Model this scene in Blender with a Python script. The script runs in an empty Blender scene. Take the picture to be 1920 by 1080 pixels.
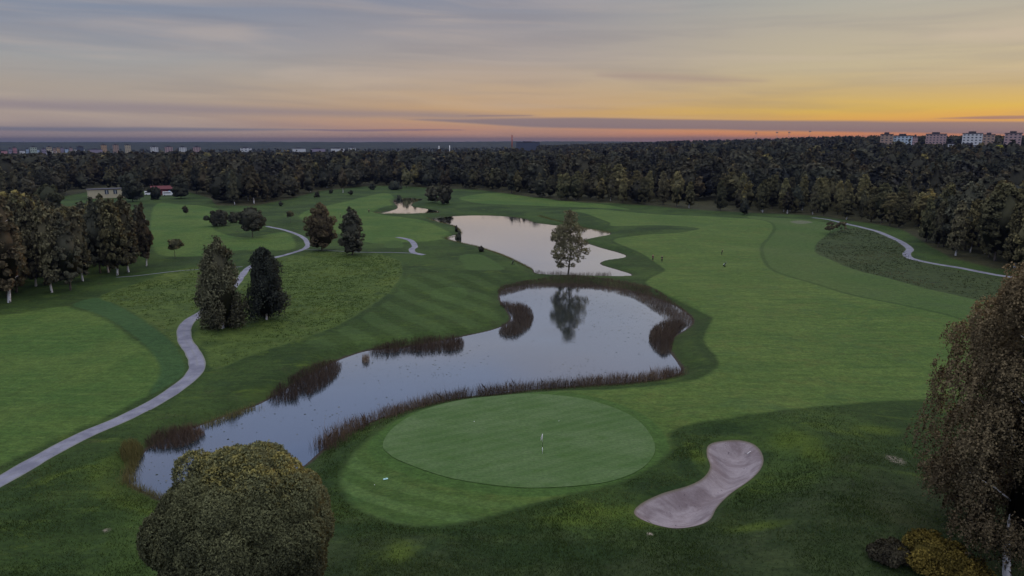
import bpy, bmesh, math, random
import numpy as np
from mathutils import Vector, geometry

S = bpy.context.scene
COL = S.collection
rng = np.random.default_rng(7)
random.seed(7)
R = math.radians

# ------------------------------------------------------------------ camera
CAM_H, PITCH, F = 33.0, R(11.9), 1297.0          # F: focal length in pixels of the 1920 wide frame
cam_d = bpy.data.cameras.new('camera')
cam = bpy.data.objects.new('camera', cam_d); COL.objects.link(cam)
cam.location = (0, 0, CAM_H); cam.rotation_euler = (math.pi/2 - PITCH, 0, 0)
cam_d.sensor_width = 36; cam_d.lens = 36*F/1920
cam_d.clip_start = 0.5; cam_d.clip_end = 40000
S.camera = cam

# ------------------------------------------------------------------ render / exposure
S.view_settings.view_transform = 'Standard'
S.view_settings.look = 'None'
S.view_settings.exposure = 0.5
S.view_settings.gamma = 1.0
S.render.engine = 'CYCLES'
S.cycles.use_denoising = True
S.cycles.max_bounces = 5
S.cycles.diffuse_bounces = 2
S.cycles.glossy_bounces = 2
S.cycles.transmission_bounces = 2
S.cycles.volume_bounces = 0

def lin(c):
    return tuple(((v/255)/12.92 if v/255 <= 0.04045 else ((v/255+0.055)/1.055)**2.4) for v in c)

# ------------------------------------------------------------------ node helper
class NT:
    def __init__(s, tree): s.t = tree; s.n = tree.nodes; s.l = tree.links
    def add(s, typ, **kw):
        n = s.n.new(typ)
        for k, v in kw.items(): setattr(n, k, v)
        return n
    def put(s, sock, v):
        if isinstance(v, bpy.types.NodeSocket): s.l.new(v, sock)
        elif isinstance(v, (tuple, list)) and len(v) == 3 and sock.type == 'RGBA': sock.default_value = (*v, 1)
        else: sock.default_value = v
    def math(s, op, a, b=0.0, c=0.0, clamp=False):
        n = s.add('ShaderNodeMath', operation=op, use_clamp=clamp)
        s.put(n.inputs[0], a); s.put(n.inputs[1], b); s.put(n.inputs[2], c)
        return n.outputs[0]
    def ss(s, v, a, b, c=0.0, d=1.0):
        n = s.add('ShaderNodeMapRange', interpolation_type='SMOOTHSTEP')
        s.put(n.inputs['Value'], v); n.inputs['From Min'].default_value = a; n.inputs['From Max'].default_value = b
        n.inputs['To Min'].default_value = c; n.inputs['To Max'].default_value = d
        return n.outputs[0]
    def mix(s, f, a, b, mode='MIX'):
        n = s.add('ShaderNodeMix', data_type='RGBA', blend_type=mode)
        s.put(n.inputs[0], f); s.put(n.inputs[6], a); s.put(n.inputs[7], b)
        return n.outputs[2]
    def noise(s, vec, scale, detail=4, rough=0.55, dist=0.0):
        n = s.add('ShaderNodeTexNoise')
        if vec is not None: s.l.new(vec, n.inputs['Vector'])
        n.inputs['Scale'].default_value = scale; n.inputs['Detail'].default_value = detail
        n.inputs['Roughness'].default_value = rough; n.inputs['Distortion'].default_value = dist
        return n.outputs['Fac']
    def mapv(s, vec, scale=(1, 1, 1), rot=(0, 0, 0)):
        n = s.add('ShaderNodeMapping'); s.l.new(vec, n.inputs['Vector'])
        n.inputs['Scale'].default_value = scale; n.inputs['Rotation'].default_value = rot
        return n.outputs[0]
    def attr(s, name):
        return s.add('ShaderNodeAttribute', attribute_name=name).outputs['Fac']
    def ramp(s, f, stops):
        n = s.add('ShaderNodeValToRGB'); s.put(n.inputs[0], f)
        e = n.color_ramp.elements
        while len(e) > 1: e.remove(e[-1])
        e[0].position = stops[0][0]; e[0].color = (*stops[0][1], 1)
        for p, c in stops[1:]:
            k = e.new(p); k.color = (*c, 1)
        return n.outputs[0]

# ------------------------------------------------------------------ world: evening sky with layered stratus
SUN_EL, SUN_AZ = 4.0, 41.0
w = bpy.data.worlds.new('World'); S.world = w; w.use_nodes = True
w.node_tree.nodes.clear()
N = NT(w.node_tree)
tc = N.add('ShaderNodeTexCoord').outputs['Generated']
sep = N.add('ShaderNodeSeparateXYZ'); N.l.new(tc, sep.inputs[0])
X, Y, Z = sep.outputs
elev = N.math('MULTIPLY', N.math('ARCSINE', Z), 180/math.pi)
hor = N.math('SQRT', N.math('ADD', N.math('MULTIPLY', X, X), N.math('MULTIPLY', Y, Y)))
saz = N.math('DIVIDE', X, N.math('MAXIMUM', hor, 1e-4))          # sine of the azimuth from the view axis
az = N.math('MULTIPLY', N.math('ARCTAN2', X, Y), 180/math.pi)
cv = N.add('ShaderNodeCombineXYZ'); N.put(cv.inputs[0], N.math('MULTIPLY', az, 0.075)); N.put(cv.inputs[1], N.math('ADD', elev, N.math('MULTIPLY', az, 0.02)))
wisp = N.noise(cv.outputs[0], 0.42, 4, 0.52, 0.8)
wisp2 = N.noise(cv.outputs[0], 1.0, 3, 0.5, 0.4)
e2 = N.math('ADD', elev, N.math('MULTIPLY', N.math('SUBTRACT', wisp, 0.5), 1.6))
e2 = N.math('MAXIMUM', e2, N.math('MULTIPLY', elev, 0.4))
pos = N.math('SQRT', N.math('DIVIDE', N.math('MAXIMUM', e2, 0.0), 90.0))
def P(e): return math.sqrt(e/90)
ZEN = [(P(17), (0.34, 0.39, 0.52)), (P(26), (0.42, 0.56, 0.98)), (P(38), (1.0, 1.06, 1.25)), (1.0, (1.25, 1.23, 1.20))]  # sky above the view made brighter and bluer to light grass and water
rL = N.ramp(pos, [(0.0, lin((146, 142, 150))), (P(0.35), lin((156, 138, 138))), (P(0.8), lin((142, 126, 128))), (P(2), lin((152, 138, 130))),
                  (P(3.6), lin((152, 142, 132))), (P(5.6), lin((142, 142, 142))), (P(7.5), lin((124, 129, 140))), (P(10.5), lin((106, 119, 140)))] + ZEN)
rM = N.ramp(pos, [(0.0, lin((160, 142, 146))), (P(0.45), lin((184, 140, 118))), (P(1.0), lin((180, 136, 112))), (P(2.2), lin((182, 146, 104))),
                  (P(4.2), lin((170, 148, 124))), (P(6.5), lin((150, 141, 136))), (P(8.5), lin((138, 134, 137))), (P(10.5), lin((122, 125, 137)))] + ZEN)
rR = N.ramp(pos, [(0.0, lin((196, 134, 104))), (P(0.45), lin((228, 142, 76))), (P(1.0), lin((212, 146, 74))), (P(2.2), lin((200, 164, 76))),
                  (P(3.4), lin((180, 156, 108))), (P(5.3), lin((173, 160, 132))), (P(8), lin((162, 154, 138))), (P(10.5), lin((152, 152, 144)))] + ZEN)
base = N.mix(N.ss(saz, -0.55, -0.02), rL, rM)
base = N.mix(N.ss(saz, -0.02, 0.46), base, rR)
# thin wisps, brighter and darker streaks
base = N.mix(N.math('MULTIPLY', N.ss(wisp2, 0.42, 0.72), 0.20), base, lin((108, 108, 118)))
base = N.mix(N.math('MULTIPLY', N.ss(wisp, 0.45, 0.72), 0.30), base, lin((190, 170, 150)))
def band(base, c0, c1slope, half, azA, azB, col, amt, soft=0.12, wob=0.35):
    """one flat layer cloud: elevation c0 + slope*az, half thickness, from azimuth azA to azB"""
    wn = N.math('MULTIPLY', N.math('SUBTRACT', wisp2, 0.5), wob)
    d = N.math('ABSOLUTE', N.math('SUBTRACT', N.math('ADD', elev, wn), N.math('ADD', c0, N.math('MULTIPLY', az, c1slope))))
    taper = N.math('MULTIPLY', N.ss(az, azA[0], azA[1]), N.ss(az, azB[0], azB[1], 1.0, 0.0))
    h = N.math('MULTIPLY', taper, half)
    m = N.ss(N.math('SUBTRACT', d, h), -soft, soft, 1.0, 0.0)
    m = N.math('MULTIPLY', N.math('MULTIPLY', m, amt), N.ss(taper, 0.0, 0.15))
    return N.mix(m, base, col)
base = band(base, 1.60, -0.019, 0.40, (-11, 6), (80, 110), lin((124, 110, 114)), 0.88)
base = band(base, 2.05, -0.013, 0.30, (-80, -60), (-8, 4), lin((126, 116, 124)), 0.6, 0.3)
base = band(base, 1.05, 0.004, 0.13, (-80, -45), (-26, -12), lin((104, 106, 122)), 0.7, 0.10)
base = band(base, 0.95, 0.0, 0.05, (-17, -14), (-8, -3), lin((104, 92, 116)), 0.8, 0.08)
base = band(base, 1.62, 0.0, 0.10, (30, 35), (80, 110), lin((126, 100, 108)), 0.7, 0.06)
base = band(base, 5.6, -0.06, 0.35, (6, 10), (13, 21), lin((140, 122, 118)), 0.5, 0.35, 0.9)
base = band(base, 2.1, 0.0, 0.02, (-4, -2), (0, 2), lin((112, 96, 108)), 0.8, 0.08)
sky = N.add('ShaderNodeTexSky', sky_type='NISHITA', sun_disc=False)
sky.sun_elevation = R(SUN_EL); sky.sun_rotation = R(SUN_AZ)
skyadd = N.mix(1.0, N.mix(1.0, sky.outputs[0], (0.02, 0.02, 0.02), 'MULTIPLY'), (0, 0, 0), 'ADD')
tot = N.mix(0.06, base, skyadd)
bg = N.add('ShaderNodeBackground'); N.l.new(tot, bg.inputs[0]); bg.inputs[1].default_value = 1.0
wo = N.add('ShaderNodeOutputWorld'); N.l.new(bg.outputs[0], wo.inputs[0])

# ------------------------------------------------------------------ sun, low behind thin cloud on the right
sl = bpy.data.lights.new('sun', 'SUN'); sl.energy = 1.1; sl.angle = R(12); sl.color = (1.0, 0.62, 0.34)
so = bpy.data.objects.new('sun', sl); COL.objects.link(so)
sd_ = Vector((math.sin(R(SUN_AZ))*math.cos(R(SUN_EL)), math.cos(R(SUN_AZ))*math.cos(R(SUN_EL)), math.sin(R(SUN_EL))))
so.rotation_euler = sd_.to_track_quat('Z', 'Y').to_euler()

# ------------------------------------------------------------------ picture <-> place
cp, sp = math.cos(PITCH), math.sin(PITCH)
def ray(u, v):
    a, b = (np.asarray(u, float)-960)/F, (540-np.asarray(v, float))/F
    return a, cp + b*sp, -sp + b*cp
def G(u, v, z=0.0):
    """the point of the level z that the pixel sees"""
    x, y, zz = ray(u, v)
    t = (z-CAM_H)/zz
    return x*t, y*t
def GP(pts, z=0.0):
    a = np.array(pts, float); x, y = G(a[:, 0], a[:, 1], z)
    return np.stack([x, y], 1)
def at_dist(u, v, d):
    x, y, z = ray(u, v); h = math.hypot(x, y)
    return x/h*d, y/h*d, CAM_H + z/h*d
def catmull(pts, closed=True, k=6):
    p = np.array(pts, float); n = len(p); out = []
    rngi = range(n) if closed else range(n-1)
    for i in rngi:
        if closed: a, b, c, d = p[(i-1) % n], p[i], p[(i+1) % n], p[(i+2) % n]
        else: a, b, c, d = p[max(i-1, 0)], p[i], p[i+1], p[min(i+2, n-1)]
        for t in np.arange(k)/k:
            out.append(0.5*((2*b)+(-a+c)*t+(2*a-5*b+4*c-d)*t*t+(-a+3*b-3*c+d)*t**3))
    if not closed: out.append(p[-1])
    return np.array(out)
def sdf(px, py, V, margin=14.0):
    """signed distance (negative inside) to closed polygon V"""
    lo, hi = V.min(0)-margin, V.max(0)+margin
    out = np.full(px.shape, margin)
    m = (px > lo[0]) & (px < hi[0]) & (py > lo[1]) & (py < hi[1])
    x, y = px[m], py[m]
    d2 = np.full(x.shape, 1e18); ins = np.zeros(x.shape, bool)
    for i in range(len(V)):
        ax, ay = V[i-1]; bx, by = V[i]
        ex, ey = bx-ax, by-ay; L = ex*ex+ey*ey+1e-12
        t = np.clip(((x-ax)*ex+(y-ay)*ey)/L, 0, 1)
        dx, dy = x-ax-t*ex, y-ay-t*ey
        d2 = np.minimum(d2, dx*dx+dy*dy)
        if ay != by:
            c = ((ay > y) != (by > y)) & (x < (bx-ax)*(y-ay)/(by-ay)+ax)
            ins ^= c
    d = np.sqrt(d2); out[m] = np.where(ins, -d, d)
    return out

# ------------------------------------------------------------------ outlines traced on the ground
WL = -0.6
pond_main = GP(catmull([(243, 905), (246, 880), (262, 858), (285, 838), (330, 815), (380, 797), (430, 779), (487, 758), (540, 728), (590, 698), (640, 674), (690, 658), (740, 654), (800, 645),
    (860, 633), (930, 617), (958, 600), (950, 580), (938, 560), (945, 543), (990, 534), (1060, 532), (1120, 535), (1180, 545), (1225, 558), (1270, 576), (1298, 600), (1285, 618),
    (1262, 632), (1254, 655), (1270, 680), (1276, 698), (1240, 710), (1170, 717), (1090, 722), (1000, 730), (930, 738), (860, 745), (800, 757), (740, 774), (680, 796), (640, 815),
    (605, 842), (560, 880), (500, 908), (400, 935), (325, 940), (285, 928)]), WL)
pond_mid = GP(catmull([(806, 410), (850, 405), (900, 404), (950, 406), (985, 411), (1005, 418), (1060, 424), (1105, 429), (1145, 438), (1115, 445), (1092, 452), (1120, 463), (1174, 480),
    (1135, 488), (1126, 496), (1160, 507), (1184, 516), (1140, 517), (1080, 516), (1010, 513), (1000, 505), (985, 497), (950, 480), (900, 463), (870, 456), (838, 447), (862, 437), (855, 424), (830, 418)]), WL)
pond_far = GP(catmull([(702, 400), (738, 394), (746, 388), (738, 378), (748, 372), (775, 371), (792, 374), (775, 380), (772, 387), (800, 392), (824, 398), (790, 402), (740, 403)]), WL)
green_o = GP(catmull([(718, 832), (738, 802), (790, 770), (860, 750), (950, 740), (1030, 741), (1110, 752), (1180, 778), (1218, 812), (1228, 845), (1205, 875), (1150, 898), (1080, 910), (1000, 915), (920, 909), (835, 894), (760, 868), (727, 850)]), .35)
fair1 = GP(catmull([(1150, 452), (1205, 476), (1243, 500), (1245, 508), (1212, 527), (1230, 543), (1290, 571), (1333, 594), (1335, 604), (1322, 626), (1324, 645), (1345, 676), (1345, 696), (1310, 716), (1250, 724), (1150, 730), (1050, 734),
    (900, 745), (820, 760), (760, 783), (700, 822), (662, 856), (642, 893), (658, 940), (715, 978), (790, 995), (870, 988), (950, 965), (1050, 935), (1150, 908), (1220, 878), (1256, 846), (1254, 820), (1272, 806), (1330, 797), (1430, 789),
    (1500, 774), (1600, 760), (1735, 752), (2150, 745), (2500, 735), (2400, 700), (1950, 640), (1790, 598), (1700, 578), (1600, 556), (1520, 534), (1450, 512), (1428, 490), (1424, 462), (1440, 442), (1448, 428), (1420, 415), (1320, 405), (1200, 398), (1100, 393), (1056, 395),
    (1100, 405), (1142, 418), (1152, 426), (1250, 427), (1312, 432), (1270, 441), (1200, 443)]))
semi1 = GP(catmull([(1400, 407), (1450, 411), (1540, 417), (1575, 424), (1545, 445), (1530, 458), (1533, 474), (1565, 492), (1640, 516), (1720, 536), (1820, 556), (1950, 590), (2300, 640), (2400, 705), (1950, 648), (1700, 586), (1440, 520), (1410, 470), (1430, 430)]))
heath = GP(catmull([(1545, 445), (1600, 430), (1650, 440), (1690, 455), (1705, 478), (1740, 494), (1870, 520), (2300, 590), (2300, 640), (1950, 592), (1820, 557), (1720, 537), (1640, 517), (1565, 493), (1533, 475), (1530, 458)]))
fair2 = GP(catmull([(-700, 660), (-300, 610), (0, 590), (60, 582), (110, 574), (140, 578), (200, 605), (250, 636), (290, 668), (312, 700), (290, 728), (225, 768), (110, 822), (0, 872), (-120, 930), (-600, 1200)]))
teal = GP(catmull([(136, 570), (185, 558), (215, 572), (262, 600), (310, 632), (335, 660), (348, 695), (320, 718), (280, 735), (300, 690), (260, 640), (210, 606), (165, 583)]))
meadow_w = GP(catmull([(185, 558), (230, 538), (300, 516), (370, 502), (400, 500), (395, 550), (372, 583), (345, 615), (338, 652), (300, 625), (250, 590), (215, 570)]))
meadow_c = GP(catmull([(372, 612), (400, 560), (450, 510), (520, 486), (600, 474), (690, 474), (742, 484), (755, 500), (745, 530), (700, 570), (640, 608), (560, 640), (470, 668), (400, 692), (384, 660), (362, 640)]))
fair3 = GP(catmull([(560, 408), (600, 390), (660, 375), (720, 362), (740, 372), (735, 384), (700, 400), (760, 410), (806, 418), (850, 440), (820, 450), (770, 452), (700, 455), (640, 440), (590, 425)]))
fair4 = GP(catmull([(288, 388), (340, 384), (400, 390), (420, 400), (400, 432), (460, 446), (530, 436), (552, 452), (545, 468), (450, 470), (380, 480), (292, 472)]))
fair5 = GP(catmull([(860, 372), (920, 362), (1000, 366), (1060, 378), (1150, 386), (1180, 392), (1080, 388), (980, 384), (900, 380)]))
tee1 = GP(catmull([(862, 478), (905, 478), (945, 502), (938, 508), (880, 510), (868, 495)], k=3))
tee2 = GP(catmull([(812, 540), (870, 537), (872, 556), (812, 560)], k=2))
tee3 = GP(catmull([(722, 452), (752, 450), (756, 464), (724, 466)], k=2))
bunker_o = GP(catmull([(1327, 840), (1345, 832), (1385, 829), (1415, 838), (1430, 858), (1428, 880), (1408, 903), (1370, 930), (1345, 955), (1330, 980), (1300, 992), (1260, 995), (1215, 984), (1189, 968), (1200, 950), (1240, 930), (1290, 915), (1318, 900), (1331, 880), (1325, 858)]), -0.05)
bunker_o2 = GP(catmull([(1480, 420), (1500, 416), (1525, 419), (1500, 424)], k=3))
front = GP(catmull([(560, 1025), (760, 1015), (950, 1020), (1200, 1035), (1380, 985), (1500, 930), (1640, 905), (1900, 930), (2100, 1100), (1900, 1500), (900, 1500), (500, 1300)]))
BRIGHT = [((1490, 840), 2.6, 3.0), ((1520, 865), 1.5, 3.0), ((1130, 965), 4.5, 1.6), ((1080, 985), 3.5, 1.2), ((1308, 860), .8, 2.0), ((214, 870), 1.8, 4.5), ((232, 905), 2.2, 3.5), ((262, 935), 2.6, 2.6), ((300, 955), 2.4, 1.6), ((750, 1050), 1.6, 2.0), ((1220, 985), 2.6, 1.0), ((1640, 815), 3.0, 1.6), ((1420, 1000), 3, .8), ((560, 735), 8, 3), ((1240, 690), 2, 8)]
SLOPE_SHADE = [((1240, 920), 3.5, 2.0), ((1290, 885), 1.2, 3.5), ((1350, 812), 4.5, 1.6), ((1430, 860), 1.2, 2.0), ((660, 1000), 4, 1.2), ((900, 1005), 6, 1.0), ((1030, 950), 2, 1), ((1050, 492), 9, 3), ((1250, 434), 15, 3), ((1100, 470), 8, 4), ((1315, 610), 2, 8), ((1330, 660), 2.0, 8), ((620, 880), 1.5, 6), ((1000, 1045), 8, 2)]  # shade of slopes and hollows, painted as dark patches in the rough
patches = [((1678, 876), 1.1), ((1218, 1007), .35), ((200, 999), .45)]

def widen(V, d):
    T = np.roll(V, -1, 0)-np.roll(V, 1, 0); T /= np.linalg.norm(T, axis=1)[:, None]+1e-9
    Nn = np.stack([T[:, 1], -T[:, 0]], 1)
    area = np.sum(V[:, 0]*np.roll(V[:, 1], -1)-np.roll(V[:, 0], -1)*V[:, 1])
    return V + Nn*(d if area > 0 else -d)

# value noise for terrain
_tab = np.random.default_rng(3).random((256, 256))
def vnoise(x, y, s):
    x, y = np.asarray(x)/s+1000, np.asarray(y)/s+1000
    xi, yi = np.floor(x).astype(int), np.floor(y).astype(int)
    fx, fy = x-xi, y-yi; fx = fx*fx*(3-2*fx); fy = fy*fy*(3-2*fy)
    a = _tab[xi % 256, yi % 256]; b = _tab[(xi+1) % 256, yi % 256]; c = _tab[xi % 256, (yi+1) % 256]; d = _tab[(xi+1) % 256, (yi+1) % 256]
    return (a*(1-fx)+b*fx)*(1-fy)+(c*(1-fx)+d*fx)*fy
def sst(x, a, b):
    t = np.clip((np.asarray(x, float)-a)/(b-a), 0, 1); return t*t*(3-2*t)
MOUNDS = [((1290, 850), 3.0, 0.8), ((1500, 860), 7.0, 0.9), ((1240, 935), 5, .4), ((1390, 815), 6, .5), ((1660, 1040), 4, 1.2), ((1240, 433), 16, 1.0), ((1420, 1000), 9, .6), ((900, 1040), 12, .5),
          ((905, 512), 5, .6), ((740, 470), 8, .8), ((1100, 400), 14, .9), ((470, 425), 20, 1.2), ((620, 400), 20, 1.2), ((1480, 425), 14, .8), ((260, 880), 6, .4), ((1290, 690), 5, .6), ((230, 590), 12, .7)]
MW = [(*[float(c) for c in G(*m[0])], m[1], m[2]) for m in MOUNDS]
def hbase(x, y):
    x, y = np.asarray(x, float), np.asarray(y, float)
    d = np.hypot(x, y); az_ = np.degrees(np.arctan2(x, y))
    near = sst(d, 30, 60)*(1-sst(d, 380, 500))
    h = near*(0.9*(vnoise(x, y, 38)-.5)+0.6*(vnoise(x, y, 15)-.5))
    for mx, my, s, a in MW:
        h = h + a*np.exp(-((x-mx)**2+(y-my)**2)/(2*s*s))
    right = sst(az_, 1, 20)*(1-sst(az_, 100, 150))
    h = h + right*(15*sst(d, 380, 1050)+9*sst(d, 1200, 2100)) + sst(az_, 17, 25)*(1-sst(az_, 100, 150))*9*sst(d, 1030, 1200)*(1-sst(d, 1500, 2300))
    mid = sst(az_, -14, 4)*(1-right)
    h = h + mid*7*sst(d, 800, 2000)
    left = 1-right
    h = h + left*(sst(d, 2900, 5200)*(31+7*(vnoise(x, y, 1500)-.5)) + sst(d, 2600, 3600)*3*vnoise(x, y, 160))
    h = h + right*sst(d, 3500, 6000)*8
    h = h + sst(d, 2500, 3500)*5*(vnoise(x, y, 90)-.5)
    return h
def height(x, y):
    x, y = np.atleast_1d(np.asarray(x, float)), np.atleast_1d(np.asarray(y, float))
    h = hbase(x, y)
    g = sdf(x, y, green_o, 8.0)
    k = 1-sst(g, -1.0, 7.0); h = h*(1-k)+k*(0.35+0.12*(vnoise(x, y, 18)-.5))
    b = sdf(x, y, bunker_o, 10.0); kb = 1-sst(b, 0.5, 9.0); h = h*(1-kb)+kb*(.05+.35*(h-.6)*sst(b, 0, 4))
    h = h + 0.30*np.exp(-((b-0.8)/0.9)**2) - 1.15*(1-sst(b, -2.4, 0.2))
    for pl in (pond_main, pond_mid, pond_far):
        s = sdf(x, y, pl, 9.0)
        bank = WL+(np.maximum(h, WL+.25)-WL)*sst(s, -0.6, 4.5)+0.02*np.clip(s, 0, 3)
        h = np.where(s > 0, np.where(s < 8.9, bank, h), np.maximum(WL+s*.4, -2.2))
    return h
def hz(x, y): return float(height(x, y)[0])

# ------------------------------------------------------------------ object helpers
def tag(o, label=None, cat=None, group=None, kind=None):
    if label: o['label'] = label
    if cat: o['category'] = cat
    if group: o['group'] = group
    if kind: o['kind'] = kind
    return o
def mesh_np(name, verts, faces, tint=None, smooth=False, nrm=None):
    """verts (n,3); faces (m,k) with k fixed, or list of arrays of different k"""
    me = bpy.data.meshes.new(name)
    if not isinstance(faces, list): faces = [faces]
    faces = [f for f in faces if len(f)]
    me.vertices.add(len(verts)); me.vertices.foreach_set('co', np.asarray(verts, np.float32).ravel())
    nl = sum(f.size for f in faces); me.loops.add(nl)
    me.loops.foreach_set('vertex_index', np.concatenate([f.ravel() for f in faces]).astype(np.int32))
    tot = np.concatenate([np.full(len(f), f.shape[1]) for f in faces])
    me.polygons.add(len(tot)); me.polygons.foreach_set('loop_start', (np.cumsum(tot)-tot).astype(np.int32))
    me.polygons.foreach_set('loop_total', tot.astype(np.int32))
    if smooth: me.polygons.foreach_set('use_smooth', np.ones(len(tot), bool))
    me.update(calc_edges=True)
    if tint is not None:
        a = me.attributes.new('tint', 'FLOAT', 'POINT'); a.data.foreach_set('value', np.asarray(tint, np.float32))
    if nrm is not None:
        a = me.attributes.new('leafn', 'FLOAT_VECTOR', 'POINT'); a.data.foreach_set('vector', np.asarray(nrm, np.float32).ravel())
    return me
def link(name, me, mat=None, parent=None, loc=None):
    o = bpy.data.objects.new(name, me); COL.objects.link(o)
    if mat and not me.materials: me.materials.append(mat)
    if parent: o.parent = parent
    if loc is not None: o.location = loc
    return o
def empty(name, loc, rz=0.0):
    o = bpy.data.objects.new(name, None); COL.objects.link(o); o.empty_display_size = 0.5
    o.location = loc; o.rotation_euler = (0, 0, rz); return o
def copy_thing(src, loc, rz, sc):
    r = src.copy(); COL.objects.link(r); r.location = loc; r.rotation_euler = (0, 0, rz); r.scale = sc
    for ch in KIDS[src]:
        c = ch.copy(); COL.objects.link(c); c.parent = r
    return r
KIDS = {}
def box(bm, x0, x1, y0, y1, z0, z1):
    v = [bm.verts.new(p) for p in ((x0, y0, z0), (x1, y0, z0), (x1, y1, z0), (x0, y1, z0), (x0, y0, z1), (x1, y0, z1), (x1, y1, z1), (x0, y1, z1))]
    for f in ((3, 2, 1, 0), (4, 5, 6, 7), (0, 1, 5, 4), (1, 2, 6, 5), (2, 3, 7, 6), (3, 0, 4, 7)): bm.faces.new([v[i] for i in f])
def tube(bm, pts, rad, seg=7, cap=True):
    pts = [Vector(p) for p in pts]; rings = []
    for i, p in enumerate(pts):
        t = (pts[min(i+1, len(pts)-1)]-pts[max(i-1, 0)]).normalized()
        a = t.orthogonal().normalized() if i == 0 else (rings_a - t*rings_a.dot(t)).normalized()
        rings_a = a; b = t.cross(a)
        r_ = rad[i] if hasattr(rad, '__len__') else rad
        rings.append([bm.verts.new(p+(a*math.cos(k*2*math.pi/seg)+b*math.sin(k*2*math.pi/seg))*r_) for k in range(seg)])
    for i in range(len(rings)-1):
        for k in range(seg):
            f = bm.faces.new((rings[i][k], rings[i][(k+1) % seg], rings[i+1][(k+1) % seg], rings[i+1][k])); f.smooth = True
    if cap:
        bm.faces.new(rings[0][::-1]); bm.faces.new(rings[-1])
def fin(bm, name):
    me = bpy.data.meshes.new(name); bm.normal_update(); bm.to_mesh(me); bm.free(); return me

# ------------------------------------------------------------------ materials
def mat_new(name):
    m = bpy.data.materials.new(name); m.use_nodes = True; n = NT(m.node_tree)
    bs = m.node_tree.nodes['Principled BSDF']; return m, n, bs
def simple(name, col, rough=0.8, var=0.12, scale=3.0, metal=0.0):
    m, n, b = mat_new(name)
    co = n.add('ShaderNodeTexCoord').outputs['Object']
    f = n.noise(co, scale, 4)
    c = n.mix(f, tuple(v*(1-var*2) for v in col), tuple(min(1, v*(1+var*2)) for v in col))
    n.l.new(c, b.inputs['Base Color']); b.inputs['Roughness'].default_value = rough; b.inputs['Metallic'].default_value = metal
    b.inputs['Specular IOR Level'].default_value = 0.2
    return m
def foliage_mat(name, dark, mid, gold, gold_at=(0.7, 0.95), objvar=0.35, transl=0.25, bent=True):
    """leaf colours: 'tint' attribute picks the leaf's own hue, the object's random its tree's"""
    m, n, b = mat_new(name)
    t = n.attr('tint')
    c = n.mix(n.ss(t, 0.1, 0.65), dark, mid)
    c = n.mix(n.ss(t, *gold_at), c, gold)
    rnd = n.add('ShaderNodeObjectInfo').outputs['Random']
    c = n.mix(n.math('MULTIPLY', rnd, objvar), c, n.mix(1.0, c, (1.3, 1.05, 0.9), 'MULTIPLY'))
    r2_ = n.math('FRACT', n.math('MULTIPLY', rnd, 7.31))
    if objvar: c = n.mix(1.0, c, n.mix(r2_, (.6, .6, .62), (1.45, 1.42, 1.3)), 'MULTIPLY')
    g = n.add('ShaderNodeNewGeometry').outputs['Position']
    hv = n.noise(n.mapv(g, (0.02, 0.02, 0.02)), 1.0, 2)
    c = n.mix(n.ss(hv, .3, .7), c, n.mix(1.0, c, (0.75, 0.85, 0.9), 'MULTIPLY'))
    d = n.add('ShaderNodeBsdfDiffuse'); n.l.new(c, d.inputs[0])
    tr = n.add('ShaderNodeBsdfTranslucent'); n.l.new(c, tr.inputs[0])
    if bent:   # leaves in a clump lie roughly along its surface
        av = n.add('ShaderNodeAttribute', attribute_name='leafn').outputs['Vector']
        vt_ = n.add('ShaderNodeVectorTransform', vector_type='NORMAL', convert_from='OBJECT', convert_to='WORLD'); n.l.new(av, vt_.inputs[0])
        nn_ = n.add('ShaderNodeVectorMath', operation='NORMALIZE'); n.l.new(vt_.outputs[0], nn_.inputs[0]); n.l.new(nn_.outputs[0], d.inputs['Normal'])
    mx = n.add('ShaderNodeMixShader'); mx.inputs[0].default_value = transl
    n.l.new(d.outputs[0], mx.inputs[1]); n.l.new(tr.outputs[0], mx.inputs[2])
    out = m.node_tree.nodes['Material Output']; n.l.new(mx.outputs[0], out.inputs[0])
    m.node_tree.nodes.remove(b)
    return m
def bark_mat(name, light, dark, thr):
    m, n, b = mat_new(name)
    co = n.add('ShaderNodeTexCoord').outputs['Object']
    f = n.noise(n.mapv(co, (2.2, 2.2, 1.1)), 1.3, 6, .7)
    c = n.mix(n.ss(f, thr-.04, thr+.06), light, dark)
    n.l.new(c, b.inputs['Base Color']); b.inputs['Roughness'].default_value = .85; b.inputs['Specular IOR Level'].default_value = .2
    return m
M = {}
M['birch'] = foliage_mat('birch_leaves', (0.088, 0.082, 0.056), (0.180, 0.172, 0.108), (0.29, 0.25, 0.12))
M['olive'] = foliage_mat('olive_leaves', (0.098, 0.094, 0.056), (0.225, 0.208, 0.110), (0.40, 0.34, 0.13))
M['dark'] = foliage_mat('dark_leaves', (0.054, 0.056, 0.045), (0.112, 0.115, 0.086), (0.17, 0.165, 0.11))
M['brown'] = foliage_mat('russet_leaves', (0.080, 0.066, 0.046), (0.165, 0.138, 0.086), (0.26, 0.19, 0.09), objvar=.2)
M['spruce'] = foliage_mat('spruce_needles', (0.044, 0.046, 0.046), (0.080, 0.084, 0.074), (0.11, 0.11, 0.08), transl=.05)
M['willow'] = foliage_mat('willow_leaves', (0.064, 0.066, 0.040), (0.200, 0.192, 0.094), (0.42, 0.34, 0.11), objvar=0)
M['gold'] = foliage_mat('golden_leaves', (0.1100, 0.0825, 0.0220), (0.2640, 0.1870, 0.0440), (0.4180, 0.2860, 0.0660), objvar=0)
M['yellow'] = foliage_mat('yellow_leaves', (0.22, 0.2, 0.03), (0.42, 0.36, 0.06), (0.5, 0.42, 0.1), objvar=0)
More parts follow.
